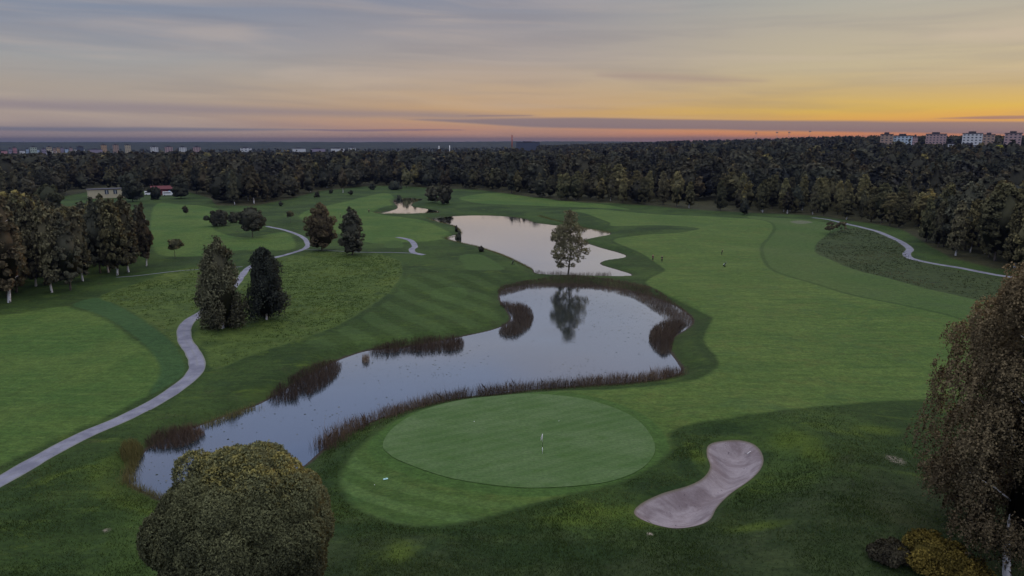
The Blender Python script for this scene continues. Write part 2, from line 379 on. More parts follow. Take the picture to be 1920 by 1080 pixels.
M['bigbirch'] = foliage_mat('autumn_birch_leaves', (0.110, 0.082, 0.050), (0.27, 0.190, 0.105), (0.60, 0.38, 0.11), (0.72, 0.98), objvar=0)
M['bark_birch'] = bark_mat('birch_bark', (0.50, 0.49, 0.50), (0.06, 0.055, 0.05), 0.55)
M['bark_dark'] = bark_mat('dark_bark', (0.09, 0.075, 0.06), (0.04, 0.034, 0.03), 0.5)
M['reed'] = foliage_mat('reed_stems', (0.056, 0.043, 0.036), (0.120, 0.086, 0.064), (0.20, 0.155, 0.10), objvar=.2, transl=.15, bent=False)
M['straw'] = foliage_mat('straw_grass', (0.07, 0.07, 0.025), (0.17, 0.145, 0.055), (0.26, 0.21, 0.09), objvar=0, bent=False)
M['tuft'] = foliage_mat('meadow_blades', (0.048, 0.070, 0.016), (0.074, 0.106, 0.024), (0.12, 0.145, 0.034), objvar=0, bent=False)
M['tuft_h'] = foliage_mat('heath_blades', (0.034, 0.040, 0.018), (0.056, 0.060, 0.026), (0.12, 0.105, 0.055), objvar=0, bent=False)

# ------------------------------------------------------------------ ground
def build_ground():
    azs = np.concatenate([np.arange(-180, -52, 4.0), np.arange(-52, 52, 0.125), np.arange(52, 180, 4.0)])
    rs = [0.5, 6, 12, 18, 23, 27, 30]
    while rs[-1] < 60: rs.append(rs[-1]+0.38)
    while rs[-1] < 620: rs.append(rs[-1]+max(0.38, rs[-1]**2/26000))
    while rs[-1] < 14000: rs.append(rs[-1]*1.035)
    rs = np.array(rs); A, RR = np.meshgrid(np.radians(azs), rs)
    x, y = (np.sin(A)*RR).ravel(), (np.cos(A)*RR).ravel()
    z = height(x, y)
    na, nr = len(azs), len(rs)
    i = np.arange(na*nr).reshape(nr, na); j = np.roll(i, -1, 1)
    f = np.stack([i[:-1], j[:-1], j[1:], i[1:]], -1).reshape(-1, 4)[:, ::-1]
    me = mesh_np('ground', np.stack([x, y, z], 1), f, smooth=True)
    def at(name, v):
        a = me.attributes.new(name, 'FLOAT', 'POINT'); a.data.foreach_set('value', v.astype(np.float32))
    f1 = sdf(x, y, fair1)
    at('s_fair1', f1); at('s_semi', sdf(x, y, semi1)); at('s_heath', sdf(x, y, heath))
    at('s_fair2', np.minimum.reduce([sdf(x, y, p) for p in (fair2, fair4, fair3, fair5)]))
    at('s_teal', sdf(x, y, teal)); at('s_mead', np.minimum(sdf(x, y, meadow_w), sdf(x, y, meadow_c)))
    at('s_tee', np.minimum.reduce([sdf(x, y, p) for p in (tee1, tee2, tee3)]))
    at('s_green', sdf(x, y, green_o, 20.0))
    at('s_pond', np.minimum.reduce([sdf(x, y, p) for p in (pond_main, pond_mid, pond_far)]))
    at('s_bunk', sdf(x, y, bunker_o2, 5.0))
    pt = np.full(x.shape, 9.0)
    for (c, r_) in patches:
        gx, gy = G(*c); pt = np.minimum(pt, np.hypot((x-gx)/r_, (y-gy)/r_))
    at('s_bare', pt)
    for nm_, lst in (('s_bright', BRIGHT), ('s_shade', SLOPE_SHADE)):
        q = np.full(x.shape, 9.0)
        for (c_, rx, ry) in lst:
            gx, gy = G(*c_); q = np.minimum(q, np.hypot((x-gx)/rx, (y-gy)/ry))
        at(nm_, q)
    at('s_front', sdf(x, y, front))
    at('s_forest', np.hypot(x, y)-edge_dist(x, y))
    return me
EDGE = [(-900, 470), (-300, 400), (0, 385), (100, 372), (165, 360), (340, 357), (395, 372), (405, 386), (470, 386), (540, 374), (600, 358), (700, 348), (760, 349), (800, 352), (900, 356), (960, 364), (1020, 372), (1060, 378), (1140, 381), (1240, 387), (1330, 395), (1400, 400), (1500, 402), (1560, 408), (1620, 416),
        (1690, 432), (1740, 458), (1780, 482), (1860, 503), (1950, 515), (2300, 560), (2900, 640)]
_e = GP(EDGE); _ea = np.degrees(np.arctan2(_e[:, 0], _e[:, 1])); _ed = np.hypot(_e[:, 0], _e[:, 1])
def edge_dist(x, y):
    a = np.degrees(np.arctan2(x, y)); return np.interp(a, _ea, _ed)

m, n, b = mat_new('turf'); M['ground'] = m
g = n.add('ShaderNodeNewGeometry').outputs['Position']
nz_big = n.noise(n.mapv(g, (.05, .05, 0)), 1.0, 4, .6)
nz_mid = n.noise(n.mapv(g, (.22, .3, 0)), 1.0, 6, .65, .5)
nz_fine = n.noise(n.mapv(g, (2.2, 3.0, 0)), 1.0, 6, .7)
nz_streak = n.noise(n.mapv(g, (.12, .9, 0), (0, 0, R(8))), 1.0, 6, .65)
def wob(sock, amt):
    return n.math('ADD', sock, n.math('MULTIPLY', n.math('SUBTRACT', nz_mid, .5), amt))
def var(c1, c2, f, lo=.3, hi=.7): return n.mix(n.ss(f, lo, hi), c1, c2)
GRASS = .74
def gc(r_, g_, b_): return (r_*GRASS*.86, g_*GRASS*.97, b_*GRASS*.80)
nz_pat = n.noise(n.mapv(g, (.13, .20, 0)), 1.0, 8, .7, .8)
nz_pat2 = n.noise(n.mapv(g, (.17, .19, .5)), 1.0, 8, .7, .5)
rough = var(gc(.028, .047, .014), gc(.052, .080, .022), nz_big, .38, .62)
rough = n.mix(n.math('MULTIPLY', n.ss(nz_streak, .5, .7), .5), rough, gc(.074, .098, .026))
rough = n.mix(n.math('MULTIPLY', n.ss(nz_pat, .54, .70), .8), rough, gc(.086, .112, .020))
rough = n.mix(n.math('MULTIPLY', n.ss(nz_pat2, .52, .68), .8), rough, gc(.030, .050, .020))
rough = n.mix(n.math('MULTIPLY', n.ss(nz_pat2, .30, .44, 1, 0), .6), rough, gc(.048, .048, .024))
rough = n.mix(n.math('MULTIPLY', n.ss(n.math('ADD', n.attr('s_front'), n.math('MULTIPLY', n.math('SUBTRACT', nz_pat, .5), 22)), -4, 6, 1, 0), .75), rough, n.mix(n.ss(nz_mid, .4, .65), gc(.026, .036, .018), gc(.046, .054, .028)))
rough = n.mix(n.math('MULTIPLY', n.ss(n.math('ADD', n.attr('s_shade'), n.math('MULTIPLY', n.math('SUBTRACT', nz_mid, .5), 1.6)), .3, 1.4, 1, 0), .8), rough, gc(.022, .040, .014))  # slope and hollow shade darkened into the grass colour
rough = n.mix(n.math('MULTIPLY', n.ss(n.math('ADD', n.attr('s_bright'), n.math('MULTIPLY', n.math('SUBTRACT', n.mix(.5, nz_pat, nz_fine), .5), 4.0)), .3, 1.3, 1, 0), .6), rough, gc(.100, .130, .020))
c = rough
f2 = var(gc(.062, .108, .028), gc(.092, .130, .034), nz_big, .4, .6)
f2 = n.mix(n.math('MULTIPLY', n.ss(nz_pat, .48, .66), .6), f2, gc(.060, .090, .024))
f2 = n.mix(n.ss(nz_streak, .45, .8), f2, gc(.108, .150, .044))
c = n.mix(n.ss(wob(n.attr('s_fair2'), 2.0), -0.8, 0.6, 1, 0), c, f2)
tl = var(gc(.040, .078, .030), gc(.050, .090, .034), nz_big)
c = n.mix(n.ss(wob(n.attr('s_teal'), .8), -0.5, 0.4, 1, 0), c, tl)
md = var(gc(.060, .085, .024), gc(.100, .132, .036), nz_mid)
md = n.mix(n.math('MULTIPLY', n.ss(nz_fine, .45, .72), .5), md, gc(.045, .068, .022))
md = n.mix(n.math('MULTIPLY', n.ss(nz_pat2, .5, .66), .75), md, gc(.040, .062, .020))
md = n.mix(n.math('MULTIPLY', n.ss(nz_pat, .54, .68), .6), md, gc(.110, .125, .040))
md = n.mix(n.ss(nz_big, .5, .7), md, n.mix(1.0, md, (1.25, 1.15, 1.1), 'MULTIPLY'))
c = n.mix(n.ss(wob(n.attr('s_mead'), 2.0), -0.5, 0.4, 1, 0), c, md)
sm = var(gc(.066, .104, .030), gc(.084, .112, .038), nz_big)
sm = n.mix(n.math('MULTIPLY', n.ss(nz_streak, .5, .75), .6), sm, gc(.092, .118, .044))
sm = n.mix(n.math('MULTIPLY', n.ss(nz_pat, .5, .66), .5), sm, gc(.062, .090, .034))
c = n.mix(n.ss(wob(n.attr('s_semi'), .6), -0.5, 0.4, 1, 0), c, sm)
he = var(gc(.040, .052, .022), gc(.060, .072, .030), nz_mid)
he = n.mix(n.ss(nz_streak, .55, .7), he, gc(.032, .036, .022))
he = n.mix(n.ss(nz_fine, .62, .8), he, gc(.15, .13, .085))
c = n.mix(n.ss(wob(n.attr('s_heath'), 1.5), -0.4, 0.5, 1, 0), c, he)
# mown fairway and the collar round the green
f1 = var(gc(.078, .118, .030), gc(.104, .142, .038), nz_big, .4, .6)
nz_diag = n.noise(n.mapv(g, (.10, .45, 0), (0, 0, R(32))), 1.0, 5, .65, .4)
f1 = n.mix(n.math('MULTIPLY', n.ss(nz_diag, .42, .62), .75), f1, gc(.066, .104, .028))
f1 = n.mix(n.math('MULTIPLY', n.ss(nz_pat, .5, .62), .6), f1, gc(.106, .120, .036))
f1 = n.mix(n.math('MULTIPLY', n.ss(nz_pat2, .52, .66), .55), f1, gc(.056, .096, .034))
f1 = n.mix(n.math('MULTIPLY', n.ss(nz_streak, .45, .75), .6), f1, gc(.120, .150, .050))
f1 = n.mix(n.math('MULTIPLY', n.ss(nz_mid, .5, .75), .5), f1, gc(.066, .112, .034))
sg = n.attr('s_green')
ring = n.math('SINE', n.math('MULTIPLY', wob(sg, .5), 2.1))
south = n.ss(n.add('ShaderNodeSeparateXYZ').outputs[1], 0, 1)
sepg = n.add('ShaderNodeSeparateXYZ'); n.l.new(g, sepg.inputs[0])
south = n.ss(n.math('ADD', sepg.outputs[1], n.math('MULTIPLY', sepg.outputs[0], 0.9)), 42, 66, 1, 0)
near = n.math('MULTIPLY', n.ss(sg, 9, 11, 1, 0), south)
f1 = n.mix(n.math('MULTIPLY', near, .66), f1, n.mix(n.ss(ring, -.4, .4), gc(.040, .078, .024), gc(.084, .136, .052)))
f1 = n.mix(n.ss(sg, 1.3, 2.0, 1, 0), f1, gc(.062, .108, .030))
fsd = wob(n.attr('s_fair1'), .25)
c = n.mix(n.math('MULTIPLY', n.ss(n.math('ABSOLUTE', n.math('SUBTRACT', fsd, .7)), .2, 1.0, 1, 0), .5), c, gc(.030, .052, .014))  # shadow line of the longer grass at the fairway edge, put into the colour
c = n.mix(n.ss(wob(n.attr('s_fair1'), .9), -0.45, 0.5, 1, 0), c, f1)
te = gc(.058, .092, .027)
c = n.mix(n.ss(n.attr('s_tee'), -0.4, 0.2, 1, 0), c, te)
# mowing stripes left of the pond
wv = n.add('ShaderNodeTexWave', wave_type='BANDS', bands_direction='X'); n.l.new(n.mapv(g, (.045, .045, 0), (0, 0, R(-32))), wv.inputs[0])
wv.inputs['Scale'].default_value = 1.0; wv.inputs['Distortion'].default_value = 1.0; wv.inputs['Detail'].default_value = 1.0
stx = n.math('MULTIPLY', n.ss(sepg.outputs[0], -52, -44), n.ss(sepg.outputs[0], -6, 2, 1, 0))
sty = n.math('MULTIPLY', n.ss(sepg.outputs[1], 104, 112), n.ss(sepg.outputs[1], 168, 180, 1, 0))
out_m = n.ss(n.attr('s_mead'), 1, 2.5)
stm = n.math('MULTIPLY', n.math('MULTIPLY', n.math('MULTIPLY', stx, sty), out_m), .42)
c = n.mix(stm, c, n.mix(n.ss(wv.outputs['Fac'], .25, .75), gc(.040, .064, .014), gc(.075, .112, .036)))
# bank: longer darker grass, then mud at the edge
sp_ = wob(n.attr('s_pond'), 1.0)
c = n.mix(n.math('MULTIPLY', n.ss(sp_, 1.2, 3.2, 1, 0), .6), c, gc(.036, .052, .016))
c = n.mix(n.ss(sp_, 0.1, 0.7, 1, 0), c, (.035, .028, .022))
c = n.mix(n.ss(n.attr('s_bunk'), -.3, .3, 1, 0), c, (.09, .10, .06))
c = n.mix(n.math('MULTIPLY', n.ss(wob(n.attr('s_bare'), 1.6), .5, 1.2, 1, 0), n.ss(nz_fine, .4, .6)), c, (.20, .17, .14))
fo = n.attr('s_forest')
c = n.mix(n.ss(wob(fo, 6.0), -4, 3), c, var((.022, .024, .012), (.045, .042, .02), nz_mid))
c = n.mix(n.ss(fo, 1300, 2000), c, n.mix(n.ss(n.noise(n.mapv(g, (.01, .01, 0)), 1, 6, .7), .4, .6), (.012, .018, .016), (.03, .035, .026)))
nz_m2 = n.noise(n.mapv(g, (.7, .9, 0)), 1.0, 5, .7)
c = n.mix(.42, c, n.mix(1.0, c, n.mix(n.ss(nz_fine, .3, .7), (.45, .45, .45), (1.6, 1.6, 1.55)), 'MULTIPLY'))
c = n.mix(.34, c, n.mix(1.0, c, n.mix(n.ss(nz_m2, .33, .67), (.5, .52, .5), (1.5, 1.48, 1.5)), 'MULTIPLY'))
n.l.new(c, b.inputs['Base Color']); b.inputs['Roughness'].default_value = .95; b.inputs['Specular IOR Level'].default_value = .1
bu = n.add('ShaderNodeBump'); bu.inputs['Strength'].default_value = .5; bu.inputs['Distance'].default_value = .25
n.l.new(n.math('ADD', nz_fine, nz_mid), bu.inputs['Height']); n.l.new(bu.outputs[0], b.inputs['Normal'])
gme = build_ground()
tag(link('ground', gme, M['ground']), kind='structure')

# ------------------------------------------------------------------ sheets laid on the ground
def sheet(name, V, mat, zfun, step, lift):
    lo, hi = V.min(0), V.max(0)
    gx, gy = np.meshgrid(np.arange(lo[0], hi[0], step), np.arange(lo[1], hi[1], step))
    gx = gx.ravel()+rng.uniform(-.1, .1, gx.size)*step; gy = gy.ravel()+rng.uniform(-.1, .1, gy.size)*step
    s = sdf(gx, gy, V); k = s < -step*.45
    pts = [Vector(p) for p in V]+[Vector((a_, b_)) for a_, b_ in zip(gx[k], gy[k])]
    nV = len(V); edges = [(i, (i+1) % nV) for i in range(nV)]
    vo, eo, fo_, *_ = geometry.delaunay_2d_cdt(pts, edges, [], 1, 1e-4)
    P2 = np.array([(p.x, p.y) for p in vo]); zz = zfun(P2[:, 0], P2[:, 1])+lift
    me = bpy.data.meshes.new(name); me.from_pydata([(p[0], p[1], q) for p, q in zip(P2, zz)], [], [tuple(f) for f in fo_])
    me.polygons.foreach_set('use_smooth', np.ones(len(me.polygons), bool))
    sdv = sdf(P2[:, 0], P2[:, 1], V)
    a = me.attributes.new('edge', 'FLOAT', 'POINT'); a.data.foreach_set('value', sdv.astype(np.float32))
    bm = bmesh.new(); bm.from_mesh(me); bmesh.ops.recalc_face_normals(bm, faces=bm.faces)
    if sum(f.normal.z for f in bm.faces) < 0: bmesh.ops.reverse_faces(bm, faces=bm.faces)
    bm.to_mesh(me); bm.free()
    return link(name, me, mat)
# putting green
m, n, b = mat_new('putting_turf')
g = n.add('ShaderNodeNewGeometry').outputs['Position']
a1 = n.noise(n.mapv(g, (.10, .16, 0)), 1, 4, .6); a2 = n.noise(n.mapv(g, (2.5, 4, 0)), 1, 5, .7)
a3 = n.noise(n.mapv(g, (.3, .45, 0), (0, 0, .4)), 1, 5, .65, .5)
c = n.mix(n.ss(a1, .32, .68), (.044, .084, .024), (.066, .106, .040))
c = n.mix(n.math('MULTIPLY', n.ss(a3, .45, .68), .55), c, (.040, .080, .018))
c = n.mix(n.math('MULTIPLY', n.ss(a3, .28, .44, 1, 0), .5), c, (.078, .112, .050))
wg = n.add('ShaderNodeTexWave', wave_type='BANDS', bands_direction='X'); n.l.new(n.mapv(g, (.19, .19, 0), (0, 0, R(62))), wg.inputs[0]); wg.inputs['Scale'].default_value = 1.0; wg.inputs['Distortion'].default_value = .6
c = n.mix(n.math('MULTIPLY', n.ss(wg.outputs['Fac'], .3, .7), .14), c, (.10, .14, .06))
c = n.mix(.5, c, n.mix(1.0, c, n.mix(n.ss(a2, .3, .7), (.6, .6, .6), (1.4, 1.4, 1.4)), 'MULTIPLY'))
n.l.new(c, b.inputs['Base Color']); b.inputs['Roughness'].default_value = .9; b.inputs['Specular IOR Level'].default_value = .12
tag(sheet('putting_green', green_o, m, height, .8, .055), kind='structure')
# sand
m, n, b = mat_new('bunker_sand')
g = n.add('ShaderNodeNewGeometry').outputs['Position']
a1 = n.noise(n.mapv(g, (.35, .5, 0)), 1, 5, .65, .6); a2 = n.noise(n.mapv(g, (5, 5, 0)), 1, 5, .7); a3 = n.noise(n.mapv(g, (1.2, 2.6, 0), (0, 0, .5)), 1, 3, .6)
c = n.mix(n.ss(a1, .35, .65), (.135, .104, .112), (.235, .20, .212))
a4 = n.noise(n.mapv(g, (2.2, 2.2, 0)), 1, 2, .5)
c = n.mix(n.ss(a4, .68, .74), c, (.07, .05, .065))
c = n.mix(.5, c, n.mix(1.0, c, n.mix(a2, (.6, .6, .6), (1.4, 1.4, 1.4)), 'MULTIPLY'))
c = n.mix(n.ss(n.attr('edge'), -.35, 0), c, (.10, .085, .06))
n.l.new(c, b.inputs['Base Color']); b.inputs['Roughness'].default_value = .95
bu = n.add('ShaderNodeBump'); bu.inputs['Strength'].default_value = .6; bu.inputs['Distance'].default_value = .1
n.l.new(n.math('ADD', a3, a2), bu.inputs['Height']); n.l.new(bu.outputs[0], b.inputs['Normal'])
tag(sheet('sand_bunker', widen(bunker_o, .0), m, height, .5, .03), kind='structure')
# paths
m, n, b = mat_new('path_gravel')
g = n.add('ShaderNodeNewGeometry').outputs['Position']
a1 = n.noise(n.mapv(g, (.4, .4, 0)), 1, 5, .6); a2 = n.noise(n.mapv(g, (6, 6, 0)), 1, 4, .7)
c = n.mix(n.ss(a1, .35, .65), (.100, .100, .135), (.165, .165, .210))
c = n.mix(.5, c, n.mix(1.0, c, n.mix(a2, (.5, .5, .5), (1.5, 1.5, 1.5)), 'MULTIPLY'))
ed = n.math('ABSOLUTE', n.attr('cross'))
c = n.mix(n.math('MULTIPLY', n.ss(n.math('ADD', ed, n.math('MULTIPLY', n.math('SUBTRACT', a1, .5), .5)), .75, 1.0), .7), c, (.10, .11, .06))
c = n.mix(n.math('MULTIPLY', n.ss(ed, .0, .22, 1, 0), n.math('MULTIPLY', n.ss(a1, .4, .6), .35)), c, (.14, .14, .12))
n.l.new(c, b.inputs['Base Color']); b.inputs['Roughness'].default_value = .9
M['path'] = m
def path(name, px, width, lift=.04, wj=.12):
    p = catmull(px, False, 14); q = GP(p)
    # even steps
    L = np.concatenate([[0], np.cumsum(np.linalg.norm(np.diff(q, axis=0), axis=1))])
    t = np.arange(0, L[-1], .9); q = np.stack([np.interp(t, L, q[:, 0]), np.interp(t, L, q[:, 1])], 1)
    T = np.gradient(q, axis=0); T /= np.linalg.norm(T, axis=1)[:, None]; Nn = np.stack([-T[:, 1], T[:, 0]], 1)
    K = 9; us = np.linspace(-1, 1, K); vv = []; cr = []
    for i in range(len(q)):
        wl = width/2*(1+wj*(vnoise(i*.9, 5.0, 2.2)-.5)); wr = width/2*(1+wj*(vnoise(i*.9, 99.0, 2.2)-.5))
        for u in us:
            s = q[i]+Nn[i]*(u*(wr if u > 0 else wl)); vv.append(s); cr.append(u)
    vv = np.array(vv); cr = np.array(cr)
    z = height(vv[:, 0], vv[:, 1])+lift*(1-.6*cr**4)
    n0 = len(q); i = np.arange(n0*K).reshape(n0, K)
    f = np.stack([i[:-1, :-1], i[:-1, 1:], i[1:, 1:], i[1:, :-1]], -1).reshape(-1, 4)[:, ::-1]
    me = mesh_np(name, np.column_stack([vv, z]), f, smooth=True)
    a = me.attributes.new('cross', 'FLOAT', 'POINT'); a.data.foreach_set('value', cr.astype(np.float32))
    return tag(link(name, me, M['path']), kind='structure')
path('cart_path', [(-700, 1230), (-300, 1060), (-120, 968), (0, 903), (80, 858), (160, 815), (235, 781), (300, 746), (348, 714), (369, 690), (364, 666), (348, 642), (346, 622), (357, 604), (382, 588), (400, 573), (418, 560)], 2.35)
path('cart_path', [(418, 556), (440, 535), (465, 505), (500, 491), (535, 480), (568, 468), (577, 457), (564, 443), (538, 434), (500, 428)], 1.7, .06, .3)
path('woodland_path', [(2700, 640), (2200, 560), (1960, 528), (1870, 516), (1800, 503), (1740, 492), (1708, 484), (1700, 476), (1706, 466), (1688, 452), (1650, 438), (1612, 427), (1580, 418), (1548, 412), (1520, 409)], 2.3, .06)
path('tee_path', [(795, 477), (776, 474), (772, 468), (778, 460), (770, 450), (745, 443)], 2.0, .06)
path('footpath', [(572, 468), (640, 471), (700, 474), (776, 475)], .45, .06, .4)
path('footpath', [(455, 502), (400, 506), (330, 511), (260, 517), (215, 520)], .35, .06, .4)
# water
m, n, b = mat_new('pond_water')
m.node_tree.nodes.remove(b)
g = n.add('ShaderNodeNewGeometry').outputs['Position']
r1 = n.noise(n.mapv(g, (1.4, 3.2, 0)), 1, 5, .7); r2 = n.noise(n.mapv(g, (.06, .1, 0)), 1, 3, .5)
bu = n.add('ShaderNodeBump'); bu.inputs['Distance'].default_value = .02
n.l.new(r1, bu.inputs['Height']); n.l.new(n.ss(r2, .35, .65, .06, .26), bu.inputs['Strength'])
gl = n.add('ShaderNodeBsdfGlossy'); gl.inputs['Roughness'].default_value = .04; gl.inputs[0].default_value = (1, 1, 1, 1); n.l.new(bu.outputs[0], gl.inputs['Normal'])
df = n.add('ShaderNodeBsdfDiffuse'); df.inputs[0].default_value = (.012, .018, .022, 1)
fr = n.add('ShaderNodeFresnel'); fr.inputs[0].default_value = 1.33; n.l.new(bu.outputs[0], fr.inputs['Normal'])
fac = n.math('MULTIPLY', n.math('POWER', fr.outputs[0], 1.2), 3.4, clamp=True)
mx = n.add('ShaderNodeMixShader'); n.l.new(fac, mx.inputs[0]); n.l.new(df.outputs[0], mx.inputs[1]); n.l.new(gl.outputs[0], mx.inputs[2])
n.l.new(mx.outputs[0], m.node_tree.nodes['Material Output'].inputs[0])
M['water'] = m
for V in (pond_main, pond_mid, pond_far):
    tag(sheet('pond_water', widen(V, .9), M['water'], lambda x, y: np.full(np.shape(x), WL), 4.0, 0), kind='structure')

# ------------------------------------------------------------------ leaf cloud builders
def cards(P3, size, r_, aspect=1.6, droop=0.0, tint=None, jit=.35):
    """one leaf-sized quad per point"""
    nP = len(P3); s = size*(1+jit*(r_.random(nP)-.5)*2)
    a = r_.normal(size=(nP, 3)); a[:, 2] -= droop*2; a /= np.linalg.norm(a, axis=1)[:, None]
    b_ = r_.normal(size=(nP, 3)); b_ = np.cross(a, b_); b_ /= np.linalg.norm(b_, axis=1)[:, None]
    a = a*(s*aspect/2)[:, None]; b_ = b_*(s/2)[:, None]
    V = np.stack([P3-a, P3+b_, P3+a, P3-b_], 1).reshape(-1, 3)
    Fq = np.arange(nP*4).reshape(-1, 4)
    if tint is None: tint = r_.random(nP)
    return V, Fq, np.repeat(tint, 4)
def sph(nP, r_):
    a = r_.normal(size=(nP, 3)); return a/np.linalg.norm(a, axis=1)[:, None]
def leaf_normals(D, P3, zc, r_):
    Q = P3.copy(); Q[:, 2] -= zc; Q[:, 2] *= .6; Q /= np.linalg.norm(Q, axis=1)[:, None]+1e-6
    nn = D*.6+Q*.45+np.array([0, 0, .55])+r_.normal(size=D.shape)*.2
    return np.repeat(nn/np.linalg.norm(nn, axis=1)[:, None], 4, axis=0)
def profile(kind, t):
    if kind == 'birch': return np.interp(t, [0, .12, .35, .6, .82, .95, 1], [.45, .85, 1, .86, .55, .28, .08])
    if kind == 'column': return np.interp(t, [0, .1, .3, .55, .72, .88, 1], [.6, .95, 1, .98, .78, .50, .14])
    if kind == 'round': return np.interp(t, [0, .15, .4, .65, .85, .95, 1], [.5, .86, 1, .93, .68, .4, .1])
    if kind == 'lone': return np.interp(t, [0, .1, .28, .5, .68, .78, .93, 1], [.5, .82, 1, .96, .74, .44, .38, .18])
    if kind == 'spruce': return np.interp(t, [0, .05, .5, 1], [.85, 1, .52, .04])
    if kind == 'pine': return np.interp(t, [0, .3, .6, .85, 1], [.3, .75, 1, .7, .15])
def crown(kind, H, z0, Rr, ncl, nleaf, leaf, seed, core=True, strands=False, gold=0.0, clr=.3, lean=0, sparse=False, tv=.18):
    """crown from z0 to H with radius Rr: clumps of leaves round the outline; returns verts, faces, tint"""
    r_ = np.random.default_rng(seed)
    t = r_.random(ncl)**.9; ph = r_.random(ncl)*2*math.pi
    bulge = 1+.16*np.sin(3*ph+seed)+.12*np.sin(5*ph+7*t+seed)
    pr = profile(kind, t)*Rr*bulge
    rr = pr*(.25+.62*np.sqrt(r_.random(ncl)))
    if sparse: rr = pr*(.1+.85*np.sqrt(r_.random(ncl)))
    C = np.stack([np.cos(ph)*rr, np.sin(ph)*rr, z0+t*(H-z0)], 1)
    cs = Rr*clr*(.6+.7*r_.random(ncl))*np.clip(profile(kind, t)+.15, .35, 1)
    ct = r_.random(ncl)
    w_ = cs**2; w_ /= w_.sum()
    k = r_.choice(ncl, nleaf, p=w_)
    D = sph(nleaf, r_); D[:, 2] = np.where(D[:, 2] < 0, D[:, 2]*.55, D[:, 2])
    u = (.55+.5*r_.random(nleaf)**.6)
    P3 = C[k]+D*(cs[k]*u)[:, None]
    if strands:
        P3[:, 2] -= (r_.random(nleaf)**1.5)*cs[k]*1.3
        P3[:, :2] = np.round(P3[:, :2]/(leaf*2.2))*(leaf*2.2)+r_.normal(size=(nleaf, 2))*leaf*.5
    P3[:, 2] = np.clip(P3[:, 2], max(.15, z0-.08*H), H*1.02)
    top = np.clip((P3[:, 2]-z0)/(H-z0), 0, 1)
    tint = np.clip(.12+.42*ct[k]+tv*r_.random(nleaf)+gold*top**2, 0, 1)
    V, Fq, T = cards(P3, leaf, r_, droop=.6 if strands else .1, tint=tint)
    NN = leaf_normals(D, P3, (z0+H)/2-.15*H, r_)
    if core:
        nu, nv = 12, 9; cv_ = []
        for i in range(nv+1):
            tt = i/nv
            for j in range(nu):
                p_ = 2*math.pi*j/nu; q = float(profile(kind, tt))*Rr*.66*(1+.16*math.sin(3*p_+seed)+.12*math.sin(5*p_+7*tt+seed))*(.8+.4*r_.random())
                cv_.append((math.cos(p_)*q, math.sin(p_)*q, z0+.04*H+tt*(H-z0)*.9))
        nb = len(V); cf = []
        for i in range(nv):
            for j in range(nu): cf.append((nb+i*nu+j, nb+i*nu+(j+1) % nu, nb+(i+1)*nu+(j+1) % nu, nb+(i+1)*nu+j))
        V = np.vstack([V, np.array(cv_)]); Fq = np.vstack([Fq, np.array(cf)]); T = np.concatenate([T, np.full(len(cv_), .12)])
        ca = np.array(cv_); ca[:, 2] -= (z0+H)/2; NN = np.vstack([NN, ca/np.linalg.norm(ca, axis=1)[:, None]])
    return V, Fq, T, NN
def trunk_mesh(H, r0, seed, limbs=7, z_l=.25, spread=.3, stems=1, Rr=3.0, seg=8):
    r_ = random.Random(seed); bm = bmesh.new()
    for s in range(stems):
        ox, oy = (0, 0) if s == 0 else (r_.uniform(-.6, .6), r_.uniform(-.6, .6))
        lx, ly = r_.uniform(-.04, .04)*H, r_.uniform(-.04, .04)*H
        Z = [-.6, .0, .1, .3, .5, .7, .88]; pts = []
        for q in Z[:2]: pts.append((ox, oy, q if q else .05))
        for q in Z[2:]: pts.append((ox+lx*q+r_.uniform(-.01, .01)*H, oy+ly*q+r_.uniform(-.01, .01)*H, q*H))
        tube(bm, pts, [r0*1.35, r0*1.2, r0, r0*.8, r0*.58, r0*.36, r0*.12], seg)
        for i in range(limbs):
            q = z_l+(0.85-z_l)*(i+.5)/limbs; a = i*2.4+r_.random(); z = q*H; L = Rr*(1-.55*q)*spread*3
            b0 = Vector((ox+lx*q, oy+ly*q, z)); d_ = Vector((math.cos(a), math.sin(a), .75))
            tube(bm, [b0, b0+d_*L*.35, b0+d_*L*.8+Vector((0, 0, -.1*L))], [r0*.38*(1-q*.5), r0*.24*(1-q*.5), r0*.07], 5)
    return fin(bm, 'trunk')

def make_tree(name, cat, kind, H, z0, Rr, ncl, nleaf, leaf, seed, leafmat, bark, loc=(0, 0, 0), stems=1, trunk_r=None, **kw):
    e = empty(name, loc)
    V, Fq, T, NN = crown(kind, H, z0, Rr, ncl, nleaf, leaf, seed, **kw)
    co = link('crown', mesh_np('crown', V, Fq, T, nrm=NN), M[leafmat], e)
    to = link('trunk', trunk_mesh(H, trunk_r or H*.013, seed, stems=stems, Rr=Rr, z_l=max(.12, z0/H)), M[bark], e)
    KIDS[e] = [co, to]
    e['category'] = cat
    return e
def px_tree(u, vb, vt, wpx, kind, name, cat, label, leafmat, bark, seed, z0f=.1, ncl=90, nleaf=9000, leaf=.3, group=None, **kw):
    kw.setdefault('clr', .24)
    """a tree whose foot the pixel (u, vb) sees, top at vt, crown wpx wide"""
    x, y = G(u, vb); x, y = float(x), float(y); z = hz(x, y)
    d = math.hypot(x, y); top = at_dist(u, vt, d)[2]; H = max(1.0, top-z)
    depth = y*cp+(CAM_H-z)*sp
    Rr = wpx/F*depth/2
    t = make_tree(name, cat, kind, H, H*z0f, Rr/1.12, ncl, nleaf, leaf, seed, leafmat, bark, (x, y, z-.05), **kw)
    tag(t, label, cat, group)
    t.rotation_euler[2] = seed*1.7
    return t

